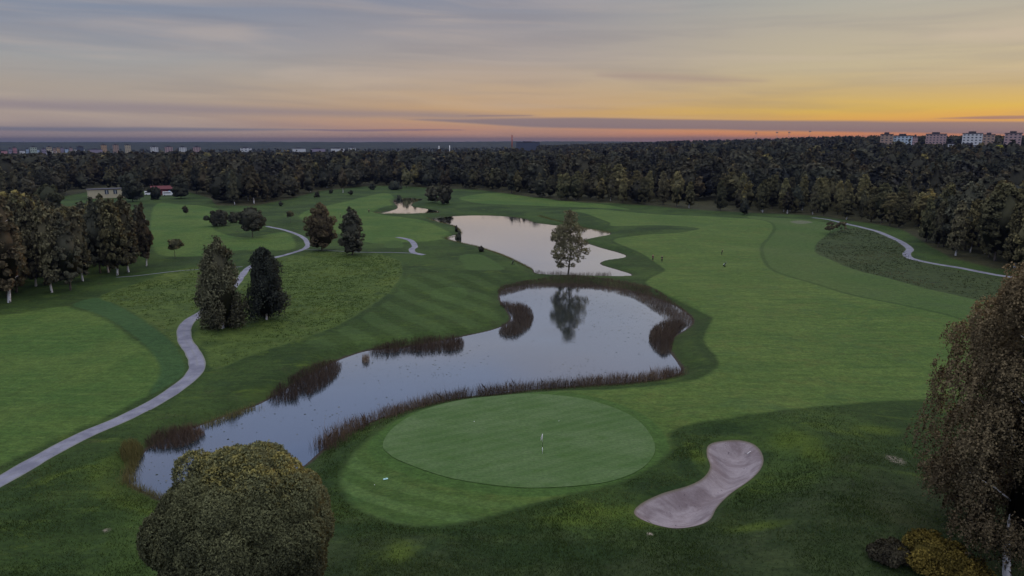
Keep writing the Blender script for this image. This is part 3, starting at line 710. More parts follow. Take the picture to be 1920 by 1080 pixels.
# ------------------------------------------------------------------ the single trees one can name
px_tree(418, 617, 443, 84, 'column', 'birch_tree', 'tree', 'tall dark columnar birch where the grey path ends, larger of a close pair', 'birch', 'bark_birch', 11, .06, 80, 22000, .24, strands=True, stems=2, clr=.34)
px_tree(500, 600, 461, 74, 'column', 'birch_tree', 'tree', 'dark narrow birch right of the larger one at the grey path bend', 'dark', 'bark_birch', 12, .06, 70, 18000, .24, strands=True, clr=.34)
px_tree(604, 470, 381, 66, 'birch', 'birch_tree', 'tree', 'bushy brown birch left of a darker one above the footpath', 'brown', 'bark_dark', 13, .05, 130, 14000, .32, gold=.2)
px_tree(661, 477, 389, 50, 'column', 'birch_tree', 'tree', 'near black upright birch above the footpath, right of a brown one', 'dark', 'bark_dark', 14, .07, 130, 12000, .3)
px_tree(1065, 515, 394, 84, 'lone', 'birch_tree', 'tree', 'open leafy birch on the strip between the two ponds, mirrored in the water', 'birch', 'bark_dark', 15, .12, 300, 9500, .25, core=False, sparse=True, clr=.15)
px_tree(412, 427, 394, 46, 'round', 'globe_willow', 'tree', 'wide dark round willow on the far left fairway, larger of two touching', 'dark', 'bark_dark', 16, .08, 50, 7000, .35)
px_tree(438, 419, 398, 24, 'round', 'globe_willow', 'tree', 'small dark round willow tucked behind the wide one on the left fairway', 'dark', 'bark_dark', 17, .05, 40, 4000, .35)
px_tree(474, 446, 389, 56, 'round', 'round_tree', 'tree', 'round headed dark tree on a bare stem beside the curved path', 'dark', 'bark_dark', 18, .24, 50, 8000, .33)
px_tree(545, 421, 396, 18, 'round', 'small_tree', 'tree', 'thin small tree with flat top on the fairway above the curved path', 'olive', 'bark_dark', 19, .5, 20, 1200, .3)
px_tree(329, 484, 447, 33, 'round', 'umbrella_tree', 'tree', 'small umbrella shaped tree leaning on a bare stem near the left grove', 'olive', 'bark_dark', 20, .48, 24, 2600, .3)
px_tree(349, 408, 386, 13, 'round', 'small_tree', 'tree', 'tiny dark reddish tree alone on the far left green', 'brown', 'bark_dark', 21, .35, 14, 900, .35)
px_tree(812, 380, 348, 30, 'round', 'round_tree', 'tree', 'dark round tree beside the farthest pond, left one of a touching pair', 'dark', 'bark_dark', 22, .06, 40, 5000, .5)
px_tree(834, 382, 347, 36, 'round', 'round_tree', 'tree', 'dark round tree beside the farthest pond, right one of a touching pair', 'dark', 'bark_dark', 23, .06, 40, 5000, .5)
px_tree(902, 472, 461, 15, 'round', 'shrub', 'shrub', 'low dark round shrub on the grass left of the middle pond', 'dark', 'bark_dark', 24, .0, 14, 1400, .2)
px_tree(861, 444, 431, 14, 'round', 'shrub', 'shrub', 'dark shrub growing at the water edge on the left point of the middle pond', 'dark', 'bark_dark', 25, .0, 14, 1400, .22)
px_tree(856, 433, 421, 8, 'column', 'shrub', 'shrub', 'slim dark shrub just behind the one on the left point of the middle pond', 'dark', 'bark_dark', 26, .0, 10, 700, .22)
px_tree(1556, 441, 417, 26, 'round', 'small_tree', 'tree', 'small thin tree on the grass by the woodland path, left of two', 'brown', 'bark_dark', 27, .35, 20, 1300, .3, sparse=True, core=False)
px_tree(1577, 438, 416, 22, 'round', 'small_tree', 'tree', 'small thin tree on the grass by the woodland path, right of two', 'brown', 'bark_dark', 28, .35, 20, 1000, .3, sparse=True, core=False)
px_tree(1395, 404, 372, 22, 'round', 'round_tree', 'tree', 'low rounded dark tree standing out before the wood edge right of centre', 'dark', 'bark_dark', 29, .08, 30, 3000, .4)
px_tree(595, 371, 358, 13, 'round', 'shrub', 'shrub', 'small dark round shrub on the far fairway, leftmost of a scattered few', 'dark', 'bark_dark', 30, .1, 12, 700, .4)
px_tree(621, 363, 355, 11, 'round', 'shrub', 'shrub', 'small dark round shrub on the far fairway, second of a scattered few', 'dark', 'bark_dark', 31, .1, 12, 700, .4)
px_tree(658, 366, 357, 11, 'round', 'shrub', 'shrub', 'small dark round shrub on the far fairway, third of a scattered few', 'dark', 'bark_dark', 32, .1, 12, 700, .4)
px_tree(526, 386, 377, 10, 'round', 'shrub', 'shrub', 'tiny dark shrub on the fairway just in front of the left wood', 'dark', 'bark_dark', 33, .1, 12, 600, .35)
px_tree(748, 372, 366, 11, 'round', 'shrub', 'shrub', 'tiny dark shrub at the upper left shore of the farthest pond', 'dark', 'bark_dark', 34, .05, 12, 600, .35)
px_tree(698, 356, 345, 16, 'round', 'shrub', 'shrub', 'dark bush in front of the far wood, left of the big thicket', 'dark', 'bark_dark', 35, .05, 12, 900, .5)
px_tree(643, 362, 316, 20, 'birch', 'birch_tree', 'tree', 'rust brown birch standing alone before the far wood', 'brown', 'bark_birch', 36, .2, 34, 4000, .5)
px_tree(613, 352, 318, 16, 'birch', 'birch_tree', 'tree', 'pale green birch left of the rust brown one before the far wood', 'olive', 'bark_birch', 37, .25, 34, 4000, .5)
px_tree(762, 352, 314, 24, 'round', 'round_tree', 'tree', 'pale grey green round tree standing before the far wood', 'olive', 'bark_dark', 38, .1, 34, 5000, .5)
px_tree(741, 356, 340, 30, 'round', 'shrub', 'shrub', 'wide low dark thicket before the pale round tree', 'dark', 'bark_dark', 39, .0, 24, 2500, .5)
px_tree(249, 378, 321, 50, 'round', 'round_tree', 'tree', 'large dark round tree between the cream building and the red barn', 'dark', 'bark_dark', 40, .05, 60, 8000, .5)
px_tree(340, 372, 328, 42, 'round', 'round_tree', 'tree', 'large dark round tree right of the red barn', 'dark', 'bark_dark', 41, .05, 60, 8000, .5)
px_tree(292, 374, 350, 28, 'round', 'shrub', 'shrub', 'dark bush in front of the red barn', 'dark', 'bark_dark', 42, .0, 30, 2500, .45)
px_tree(95, 400, 346, 54, 'round', 'round_tree', 'tree', 'large round olive tree behind the left grove', 'olive', 'bark_dark', 43, .05, 60, 9000, .45)

# big globe willow in the foreground
def globe_willow():
    x, y, z = at_dist(451, 952, 41.5); gz = hz(x, y)
    r_ = np.random.default_rng(5); Rw = 4.95; cz = 9.6-gz
    e = empty('globe_willow', (x, y, gz-.05))
    ncl = 95; fi = np.arange(ncl)+.5; pz_ = 1-1.92*fi/ncl; pa = fi*2.399963
    D = np.stack([np.cos(pa)*np.sqrt(1-pz_**2), np.sin(pa)*np.sqrt(1-pz_**2), pz_], 1)+r_.normal(size=(ncl, 3))*.10; D /= np.linalg.norm(D, axis=1)[:, None]
    def lobes(D): return 1+.06*np.sin(4*np.arctan2(D[:, 1], D[:, 0])+1.0)*(1-np.abs(D[:, 2]))+.045*np.sin(D[:, 0]*7+D[:, 2]*6)+.04*np.sin(D[:, 1]*9-D[:, 2]*8+1)
    C = D*(Rw*lobes(D)*(.76+.06*r_.random(ncl)))[:, None]; cs = .95+.55*r_.random(ncl); ct = r_.random(ncl)
    nl = 340000; k = r_.choice(ncl, nl, p=cs**2/np.sum(cs**2))
    d2 = sph(nl, r_)+D[k]*.6; d2 /= np.linalg.norm(d2, axis=1)[:, None]
    nb_ = vnoise(d2[:, 0]*9+k*3.1, d2[:, 1]*9+d2[:, 2]*7, 1.0)
    P3 = C[k]+d2*(cs[k]*(.80+.14*r_.random(nl)+.20*nb_))[:, None]
    P3[:, 2] *= np.where(P3[:, 2] > 0, 1.13, 1.0)
    nrm = P3/np.linalg.norm(P3, axis=1)[:, None]
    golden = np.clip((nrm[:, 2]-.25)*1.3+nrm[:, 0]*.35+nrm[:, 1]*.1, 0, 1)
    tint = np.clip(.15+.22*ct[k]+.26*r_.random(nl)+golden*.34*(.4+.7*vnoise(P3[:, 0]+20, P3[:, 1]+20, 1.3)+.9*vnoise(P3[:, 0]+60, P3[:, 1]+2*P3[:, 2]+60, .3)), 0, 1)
    V, Fq, T = cards(P3, .064, r_, 2.4, tint=tint)
    NN = d2*.85+nrm*.35+np.array([0, 0, .45])+r_.normal(size=d2.shape)*.14; NN = np.repeat(NN/np.linalg.norm(NN, axis=1)[:, None], 4, axis=0)
    V[:, 2] += cz
    nb = len(V); bm = bmesh.new(); bmesh.ops.create_icosphere(bm, subdivisions=4, radius=Rw*.80)
    cvv = np.array([v.co[:] for v in bm.verts]); cff = np.array([[v.index for v in f.verts] for f in bm.faces]); bm.free()
    un = cvv/np.linalg.norm(cvv, axis=1)[:, None]; cvv = cvv*(lobes(un)*(.97+.05*r_.random(len(cvv))))[:, None]; cvv[:, 2] *= 1.05; cvv[:, 2] += cz
    me = mesh_np('crown', np.vstack([V, cvv]), [Fq, cff+nb], np.concatenate([T, .1+.3*r_.random(len(cvv))]), nrm=np.vstack([NN, un]))
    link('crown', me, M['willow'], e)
    link('trunk', trunk_mesh(9, .38, 4, Rr=3.5, z_l=.3), M['bark_dark'], e)
    tag(e, 'huge round willow with gold tinged top in the left foreground', 'tree')
globe_willow()

# big drooping birches at the right edge
def weeping_birch(loc, H, Rr, z0, seed, nstr, lps, label, leaf=.11, goldtop=.3, off=(0, 0), stems=1):
    r_ = np.random.default_rng(seed); e = empty('birch_tree', loc)
    # limb tips inside the outline, strands hanging from them
    nc = 150; t = r_.random(nc)**.85; ph = r_.random(nc)*2*math.pi
    pr = profile('birch', t)*Rr*(1+.2*np.sin(3*ph+seed+4*t)+.15*np.sin(7*ph+9*t))
    rr = pr*(.15+.80*np.sqrt(r_.random(nc)))
    C = np.stack([np.cos(ph)*rr+off[0]*t, np.sin(ph)*rr+off[1]*t, z0+t*(H-z0)], 1); ct = r_.random(nc)
    k = r_.integers(0, nc, nstr); D = sph(nstr, r_); cr_ = (.7+1.1*r_.random(nc))*np.clip(profile('birch', t)+.1, .4, 1)
    S0 = C[k]+D*(cr_[k]*(.5+.6*r_.random(nstr)))[:, None]
    L = .5+1.7*r_.random(nstr)
    kk = np.repeat(np.arange(nstr), lps); u = r_.random(nstr*lps)
    outw = S0[:, :2]/(np.linalg.norm(S0[:, :2], axis=1)[:, None]+.5)
    P3 = S0[kk].copy(); P3[:, 2] -= u*L[kk]; P3[:, :2] += outw[kk]*(np.sqrt(u)*.35)[:, None]+r_.normal(size=(len(kk), 2))*.07
    P3[:, 2] = np.maximum(P3[:, 2], .6)
    top = np.clip((P3[:, 2]-z0)/(H-z0), 0, 1)
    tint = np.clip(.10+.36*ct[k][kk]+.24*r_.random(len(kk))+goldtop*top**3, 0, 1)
    V, Fq, T = cards(P3, leaf, r_, 1.5, droop=.5, tint=tint)
    NN = leaf_normals(D[kk], P3, (z0+H)/2, r_)
    nu, nv = 14, 12; cv_ = []
    for i in range(nv+1):
        tt = i/nv
        for j in range(nu):
            p_ = 2*math.pi*j/nu; q = float(profile('birch', tt))*Rr*.12*(.7+.6*r_.random())
            cv_.append((math.cos(p_)*q+off[0]*tt, math.sin(p_)*q+off[1]*tt, z0+tt*(H-z0)*.9))
    nb = len(V); cf = [(nb+i*nu+j, nb+i*nu+(j+1) % nu, nb+(i+1)*nu+(j+1) % nu, nb+(i+1)*nu+j) for i in range(nv) for j in range(nu)]
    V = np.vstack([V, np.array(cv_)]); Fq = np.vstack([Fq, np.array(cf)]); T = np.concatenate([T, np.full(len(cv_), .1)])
    ca = np.array(cv_); ca[:, 2] -= (z0+H)/2; NN = np.vstack([NN, ca/np.linalg.norm(ca, axis=1)[:, None]])
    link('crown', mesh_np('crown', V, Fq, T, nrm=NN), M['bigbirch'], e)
    link('trunk', trunk_mesh(H, .24, seed, limbs=12, z_l=.15, spread=.26, Rr=Rr, stems=stems, seg=10), M['bark_birch'], e)
    tag(e, label, 'tree'); return e
def base_px(u, v):
    x, y = G(u, v); return float(x), float(y), hz(x, y)-.1
def top_h(u, v, vt):
    x, y = G(u, v); return at_dist(u, vt, math.hypot(float(x), float(y)))[2]
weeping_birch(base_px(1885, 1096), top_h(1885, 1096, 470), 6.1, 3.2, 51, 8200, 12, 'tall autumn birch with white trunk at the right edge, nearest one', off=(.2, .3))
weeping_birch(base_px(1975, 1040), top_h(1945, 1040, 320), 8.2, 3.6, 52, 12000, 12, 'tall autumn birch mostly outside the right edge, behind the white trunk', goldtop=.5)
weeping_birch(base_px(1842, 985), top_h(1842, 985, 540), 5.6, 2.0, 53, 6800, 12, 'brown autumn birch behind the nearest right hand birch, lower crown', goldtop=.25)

def bush(name, u, v, d_top, wpx, hgt, matn, label, seed, leaf=.12, nl=16000, kind='round'):
    x, y = G(u, v); x, y = float(x), float(y); z = hz(x, y); depth = y*cp+CAM_H*sp; Rr = wpx/F*depth/2
    e = empty(name, (x, y, z-.05))
    V, Fq, T, NN = crown(kind, hgt, .1, Rr, 70, nl, leaf, seed, clr=.28)
    link('crown', mesh_np('crown', V, Fq, T, nrm=NN), M[matn], e)
    link('stem', trunk_mesh(hgt, .06, seed, limbs=5, z_l=.1, Rr=Rr), M['bark_dark'], e)
    tag(e, label, 'shrub')
bush('golden_shrub', 1742, 1092, 0, 120, 2.1, 'gold', 'golden yellow shrub at the bottom right corner under the birches', 61, .10, 20000)
bush('shrub', 1664, 1084, 0, 76, 1.0, 'brown', 'low brown scrub bush left of the golden shrub', 62, .11, 12000)
bush('golden_shrub', 1800, 1120, 0, 100, 1.7, 'gold', 'golden shrub at the bottom edge close to the white birch trunk', 63, .10, 12000)

# ------------------------------------------------------------------ woods
protos = {}
def proto(key, name, kind, H, z0, Rr, leafmat, bark, seed, **kw):
    protos[key] = (name, kind, H, z0, Rr, leafmat, bark, seed, kw)
proto('birch_a', 'birch_tree', 'birch', 18, 1.8, 2.7, 'birch', 'bark_dark', 71, strands=True, gold=.10)
proto('birch_b', 'birch_tree', 'column', 18, 2.2, 2.2, 'birch', 'bark_birch', 72, strands=True)
proto('olive_a', 'birch_tree', 'birch', 17, 1.4, 2.9, 'olive', 'bark_dark', 73, strands=True, gold=.22)
proto('olive_b', 'birch_tree', 'round', 15, 1.5, 3.2, 'olive', 'bark_dark', 74, gold=.18)
proto('olive_c', 'birch_tree', 'column', 17, 2.3, 2.4, 'olive', 'bark_birch', 75, gold=.25, strands=True)
proto('dark_a', 'leafy_tree', 'round', 16, 1.4, 4.7, 'dark', 'bark_dark', 76)
proto('dark_b', 'leafy_tree', 'birch', 18, 2.0, 3.1, 'dark', 'bark_dark', 77)
proto('brown_a', 'birch_tree', 'birch', 17, 2.0, 2.6, 'brown', 'bark_birch', 78)
proto('spruce_a', 'spruce_tree', 'spruce', 20, 1.2, 2.8, 'spruce', 'bark_dark', 79)
proto('pine_a', 'pine_tree', 'pine', 19, 6.5, 3.1, 'spruce', 'bark_dark', 80)
WORDS = {'birch_a': 'brown green birch', 'birch_b': 'narrow brown green birch', 'olive_a': 'olive leafed birch', 'olive_b': 'broad olive birch', 'olive_c': 'narrow olive birch',
         'dark_a': 'broad dark leafy tree', 'dark_b': 'tall dark leafy tree', 'brown_a': 'russet brown birch', 'spruce_a': 'dark pointed spruce', 'pine_a': 'dark pine with bare lower stem'}
made = {}
def place(key, x, y, H, rz, label, group, wsc=1.0):
    nm, kind, H0, z0, Rr, lm, bk, seed, kw = protos[key]
    s = H/H0; loc = (x, y, hz(x, y)-.1)
    if key not in made:
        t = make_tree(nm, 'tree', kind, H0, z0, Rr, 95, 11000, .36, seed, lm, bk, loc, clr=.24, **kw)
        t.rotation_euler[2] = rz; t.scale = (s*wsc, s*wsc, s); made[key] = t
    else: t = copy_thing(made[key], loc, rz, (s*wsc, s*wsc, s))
    tag(t, label, 'tree', group); return t

grove = GP([(-500, 640), (-200, 600), (0, 562), (60, 552), (130, 535), (200, 512), (282, 500), (286, 470), (262, 440), (200, 418), (120, 408), (0, 412), (-200, 420), (-500, 440)])
cands = []       # (apparent size, key, x, y, H, region)
def pick(tab):
    ks, ws = zip(*tab.items()); return rng.choice(ks, p=np.array(ws)/sum(ws))
# left grove: front stems by hand, the rest scattered behind
for (u, v, vt, k) in [(17, 566, 352, 'brown_a'), (-40, 570, 350, 'birch_a'), (97, 547, 372, 'birch_b'), (126, 532, 388, 'birch_a'), (132, 543, 395, 'dark_b'), (155, 527, 385, 'birch_b'), (188, 512, 368, 'dark_b'), (203, 511, 362, 'birch_b'), (220, 516, 372, 'olive_c'), (241, 511, 365, 'birch_b'), (275, 500, 378, 'brown_a'), (-90, 580, 345, 'birch_b')]:
    x, y = G(u, v); H = at_dist(u, vt, math.hypot(x, y))[2]; cands.append((9, k, float(x), float(y), float(H), 'grove_front'))
lo, hi = grove.min(0), grove.max(0)
gx, gy = np.meshgrid(np.arange(lo[0], hi[0], 5.9), np.arange(lo[1], hi[1], 5.9)); gx = gx.ravel()+rng.uniform(-2.3, 2.3, gx.size); gy = gy.ravel()+rng.uniform(-2.3, 2.3, gy.size)
ks_ = sdf(gx, gy, grove) < -3
def pu(x, y): return 960+F*x/(y*cp+10)
SKY_G = ([-300, 0, 60, 110, 150, 165, 200, 235, 265, 292], [335, 347, 357, 374, 384, 376, 376, 372, 374, 392])
for x, y in zip(gx[ks_], gy[ks_]):
    u_ = pu(x, y); Hm = at_dist(u_, np.interp(u_, *SKY_G)+rng.uniform(0, 14), math.hypot(x, y))[2]
    if Hm < 5: continue
    cands.append((6*150/math.hypot(x, y), pick({'birch_a': 3, 'birch_b': 3, 'brown_a': .8, 'olive_c': 1.4, 'olive_a': 1.2, 'dark_b': 1.6}), x, y, min(Hm, rng.uniform(14.5, 20.5)), 'grove'))
# the woods behind the course
def forest_points():
    out = []; d = 150.0
    while d < 3300:
        s = 5.6+d/105 if d < 900 else 14.2+(d-900)/70
        for a in np.arange(-47, 47, math.degrees(s/d)):
            aa = a+rng.uniform(-.4, .4)*math.degrees(s/d); dd = d+rng.uniform(-.4, .4)*s
            out.append((math.sin(R(aa))*dd, math.cos(R(aa))*dd, aa, dd))
        d += s*.9
    return out
CLEAR = [(GP([(170, 380), (170, 352), (262, 352), (262, 380)]).mean(0), 16), (GP([(300, 366)]).mean(0), 12), (G(322, 363), 11), (G(1326, 362), 12), (G(1355, 352), 12), (G(1020, 352), 16), (G(1130, 366), 8)]
bigb = []      # footprints of far buildings, filled in before the trees are placed
def far_xy(u, d):
    x, y, z = at_dist(u, 267, d); return x, y
RB = [  # right hand hill: u0, u1, v_top, distance, depth, wall colour, roof, storeys, label
    (1652, 1676, 246.5, 1120, 16, 'tan', 'tan narrow end of the tower block leftmost on the hill, seen beside its pale wing'),
    (1676, 1712, 249.5, 1128, 14, 'pale', 'pale blue grey slab block leftmost on the hill, joined to a tan end'),
    (1712, 1722, 251.5, 1190, 12, 'pink', 'small pinkish block just right of the pale slab on the hill'),
    (1737, 1776, 246.5, 1210, 16, 'pink', 'pinkish tower block, second from the left on the hill'),
    (1806, 1844, 244.5, 1120, 16, 'white', 'white tower block with dark roof in the middle of the hill group'),
    (1844, 1867, 247.5, 1190, 14, 'tan', 'lower tan block attached right of the white tower'),
    (1885, 1918, 244.5, 1180, 16, 'pink', 'pinkish tower block, rightmost on the hill'),
    (1778, 1800, 264.5, 1040, 10, 'white', 'low white hall between the pink and the white towers'),
    (1796, 1840, 267.5, 1000, 12, 'pale', 'long low pale building below the white tower'),
    (1840, 1880, 281.5, 800, 12, 'white', 'low white roofed building beneath the yellow tree'),
    (1511, 1540, 272.5, 1500, 12, 'white', 'low whitish building in the trees, left one left of the towers'),
    (1547, 1580, 271.5, 1450, 12, 'pale', 'low whitish building in the trees, right one left of the towers'),
    (1314, 1338, 269.0, 2100, 12, 'white', 'tiny long white building on the skyline right of centre'),
    (1181, 1203, 273.5, 1700, 12, 'white', 'tiny white building in the trees right of the chimney'),
    (968, 1012, 264.0, 1900, 26, 'slate', 'big dark grey block with a flat roof on the skyline beside the chimney'),
]
for u0, u1, vt, dd, dp, *_ in RB:
    x, y = far_xy((u0+u1)/2, dd); bigb.append((x, y, (u1-u0)/F*dd*.5+8, dd))
nz_type = lambda x, y: vnoise(x, y, 60)
stuff_pts = []
for x, y, a, d in forest_points():
    de = float(edge_dist(x, y))
    if d < de+2: continue
    lim = 3200 if a < 2 else 2900
    if d > lim: continue
    if any(math.hypot(x-c_[0], y-c_[1]) < r_ for c_, r_ in CLEAR): continue
    # keep the line of sight to the far buildings open and their footprint free
    bad = low_sight = False
    for bx, by, br, bd in bigb:
        if abs(math.atan2(x, y)-math.atan2(bx, by))*bd < br:
            if bd-12 < d < bd+22: bad = True
            elif bd-130 < d <= bd-12: low_sight = True
    if bad: continue
    if vnoise(x+300, y, 45) < .16 and d-de > 12 and d < 1000: continue
    depthin = d-de; right = a > 3
    z = hbase(x, y)
    if depthin < 45 and right: key = pick({'olive_a': 3, 'olive_b': 2.6, 'olive_c': 2, 'birch_a': 2, 'birch_b': 1.2, 'dark_a': .6, 'brown_a': .5})
    elif depthin < 40: key = pick({'birch_a': 2, 'birch_b': 2, 'dark_a': 2, 'dark_b': 2, 'brown_a': 1.4, 'olive_a': 1})
    elif nz_type(x, y) > .5: key = pick({'dark_a': 4, 'dark_b': 3, 'birch_a': 1.2, 'olive_b': .5, 'brown_a': .8, 'spruce_a': 1.0})
    else: key = pick({'spruce_a': 2, 'pine_a': 1.5, 'dark_b': 3, 'dark_a': 2, 'birch_b': 1.4, 'brown_a': .8})
    H = rng.uniform(13, 19) if depthin < 60 else rng.uniform(14.5, 21)
    if a > 8 and depthin < 40: H = rng.uniform(15.5, 21.5)
    if 8 < depthin and rng.random() < .2: H *= .75
    H *= .72+.55*float(vnoise(x+900, y, 48))
    H = min(H, 32.3-d*.0035-z if d > 700 and a < 4 else 99)
    if d > 900 and a >= 4: H = min(H, max(8.5, 15.5 if d < 1300 else 19))
    if a < 2 and d > 1150: H = float(np.clip(min(H, 33-d*.0131-float(z)), 6.5, 20))
    if low_sight: H = min(H, 31.5-float(z))
    if H < 4: continue
    reg = 'right' if a > 8 else ('left' if a < -12 else 'mid')
    inframe = abs(a) < 37.5
    row = 'front' if depthin < 18 else ('second' if depthin < 40 else 'back')
    size = (H/d)*(1.0 if row == 'front' else (.8 if row == 'second' else .5))*(1 if inframe else .02)
    cands.append((size*100, key, x, y, H, (reg, row)))
cands.sort(key=lambda c_: -c_[0])
NIND = 262
REG = {('right', 'front'): 'at the front of the wood along the right hand path', ('right', 'second'): 'just behind the front row of the right hand wood', ('right', 'back'): 'deep in the right hand wood',
       ('mid', 'front'): 'at the front of the far wood behind the middle fairway', ('mid', 'second'): 'just behind the front of the far middle wood', ('mid', 'back'): 'deep in the far middle wood',
       ('left', 'front'): 'at the front of the wood beyond the left fairway', ('left', 'second'): 'just behind the front of the left far wood', ('left', 'back'): 'deep in the left far wood'}
GRP = {'right': 'trees of the right hand wood', 'mid': 'trees of the far middle wood', 'left': 'trees of the far left wood', 'grove': 'trees of the left grove'}
ind, rest = cands[:NIND], cands[NIND:]
for s_, key, x, y, H, reg in ind:
    if isinstance(reg, str):
        lab = WORDS[key]+(' at the front edge of the left grove' if reg == 'grove_front' else ' inside the left grove'); grp = GRP['grove']
    else: lab = WORDS[key]+' '+REG[reg]; grp = GRP[reg[0]]
    place(key, x, y, H, rng.uniform(0, 6.28), lab, grp, rng.uniform(.72, .98) if isinstance(reg, str) else rng.uniform(.82, 1.2))
# every other tree of the woods: one object
LOW = {}
def low(key, lod):
    if (key, lod) in LOW: return LOW[(key, lod)]
    nm, kind, H0, z0, Rr, lm, bk, seed, kw = protos[key]
    ncl, nl, leaf = ((34, 800, .95), (18, 300, 1.6))[lod]
    kw = {k_: v_ for k_, v_ in kw.items() if k_ != 'strands'}
    out = []
    for q in range(3):
        V, Fq, T, NN = crown(kind, H0, z0, Rr, ncl, nl, leaf, seed+q*31, clr=.30, tv=.10, **kw)
        out.append((V/H0, Fq, T, NN))
    LOW[(key, lod)] = out; return out
def build_forest(items, name, label):
    for matn in ('birch', 'olive', 'dark', 'brown', 'spruce'): pass
    Ns = []; Vs, Fs, Ts, Ms, off = [], [], [], [], 0
    mats = ['birch', 'olive', 'dark', 'brown', 'spruce']
    for s_, key, x, y, H, reg in items:
        d = math.hypot(x, y); V, Fq, T, N0 = low(key, 0 if d < 620 else 1)[int(rng.integers(3))]
        a = rng.uniform(0, 6.28); wf = H*rng.uniform(1.05, 1.55); c_, s2 = math.cos(a)*wf, math.sin(a)*wf
        if d > 900: c_ *= 1.2; s2 *= 1.2
        P3 = np.empty_like(V); P3[:, 0] = V[:, 0]*c_-V[:, 1]*s2+x; P3[:, 1] = V[:, 0]*s2+V[:, 1]*c_+y; P3[:, 2] = V[:, 2]*H+hbase(x, y)-.2
        N1 = N0.copy(); ca, sa = math.cos(a), math.sin(a); N1[:, 0] = N0[:, 0]*ca-N0[:, 1]*sa; N1[:, 1] = N0[:, 0]*sa+N0[:, 1]*ca; Ns.append(N1); Vs.append(P3); Fs.append(Fq+off); off += len(V); Ts.append(np.clip(T+rng.uniform(-.28, .32), 0, 1)); Ms.append(np.full(len(Fq), mats.index(protos[key][5])))
    me = mesh_np(name, np.vstack(Vs), np.vstack(Fs), np.concatenate(Ts), nrm=np.vstack(Ns))
    for k_ in mats: me.materials.append(M[k_])
    me.polygons.foreach_set('material_index', np.concatenate(Ms).astype(np.int32))
    o = bpy.data.objects.new(name, me); COL.objects.link(o); tag(o, label, 'forest', kind='stuff')
print('forest trees', len(cands))
build_forest(rest, 'forest', 'deep mass of the woods stretching to the horizon behind the course')
x, y, z = at_dist(1876, 272, 860)
t = make_tree('yellow_tree', 'tree', 'round', 11, 1, 8, 40, 3000, .9, 91, 'yellow', 'bark_dark', (x, y, 33-11-3.5))
tag(t, 'bright yellow round tree among the hill buildings at the right', 'tree')

# ------------------------------------------------------------------ buildings
WALL = {'tan': simple('tan_render', (.34, .24, .19)), 'pale': simple('pale_render', (.42, .50, .58)), 'pink': simple('pink_render', (.36, .25, .25)), 'white': simple('white_render', (.55, .56, .58)),
        'slate': simple('slate_cladding', (.06, .07, .10)), 'cream': simple('cream_render', (.42, .36, .25)), 'mauve': simple('mauve_render', (.26, .22, .29)), 'rose': simple('rose_render', (.40, .20, .22)), 'ochre': simple('ochre_sunglow', (.42, .28, .16)),  # ochre: sun glow on far facades put into the wall colour
        'mint': simple('mint_render', (.38, .44, .36)), 'blue': simple('blue_render', (.32, .40, .52)), 'red': simple('red_boards', (.10, .025, .03)), 'brick': simple('brick', (.30, .10, .07))}
M['roof'] = simple('dark_roof', (.05, .045, .055)); M['glass'] = simple('window_glass', (.05, .06, .08), .25)
M['white_metal'] = simple('white_metal', (.7, .7, .7), .5); M['steel'] = simple('grey_steel', (.2, .2, .22), .5, metal=.3)
def facing(x, y): return -math.atan2(x, y)
def block(name, x, y, zb, w_, dp, h, wall, label, cat='building', storeys=0, cols=0, roof=True, rz=None, group=None, step=False):
    e = empty(name, (x, y, zb), facing(x, y) if rz is None else rz)
    bm = bmesh.new(); box(bm, -w_/2, w_/2, 0, dp, -4, h); link('wall', fin(bm, 'wall'), WALL[wall], e)
    if roof:
        bm = bmesh.new(); box(bm, -w_/2-.4, w_/2+.4, -.4, dp+.4, h, h+.9)
        box(bm, -w_*.22, w_*.16, dp*.3, dp*.7, h+.9, h+3.2)
        link('roof', fin(bm, 'roof'), M['roof'], e)
    if storeys:
        ww, wh = w_/cols*.46, h/storeys*.42
        bm = bmesh.new(); box(bm, -ww/2, ww/2, -.12, .05, -wh/2, wh/2); wm = fin(bm, 'window'); wm.materials.append(M['glass'])
        for s_ in range(storeys):
            for c_ in range(cols):
                o = bpy.data.objects.new('window', wm); COL.objects.link(o); o.parent = e
                o.location = (-w_/2+(c_+.5)*w_/cols, 0, h*(s_+.55)/storeys)
    tag(e, label, cat, group); return e
for u0, u1, vt, dd, dp, wall, lab in RB:
    uc = (u0+u1)/2; x, y, zt = at_dist(uc, vt, dd); zb = hz(x, y)
    x0, y0, _ = at_dist(u0, vt, dd); x1, y1, _ = at_dist(u1, vt, dd); w_ = math.hypot(x1-x0, y1-y0)
    h = zt-zb-2.6-(zt-zb)*.06; tall = h > 14 and dd < 1300
    block('tower_block' if tall else 'low_building', x, y, zb, w_, dp, h, wall, lab, storeys=max(2, int(h/3.2)) if dd < 1300 and h > 6 else 0, cols=max(3, min(8, int(w_/4.2))))
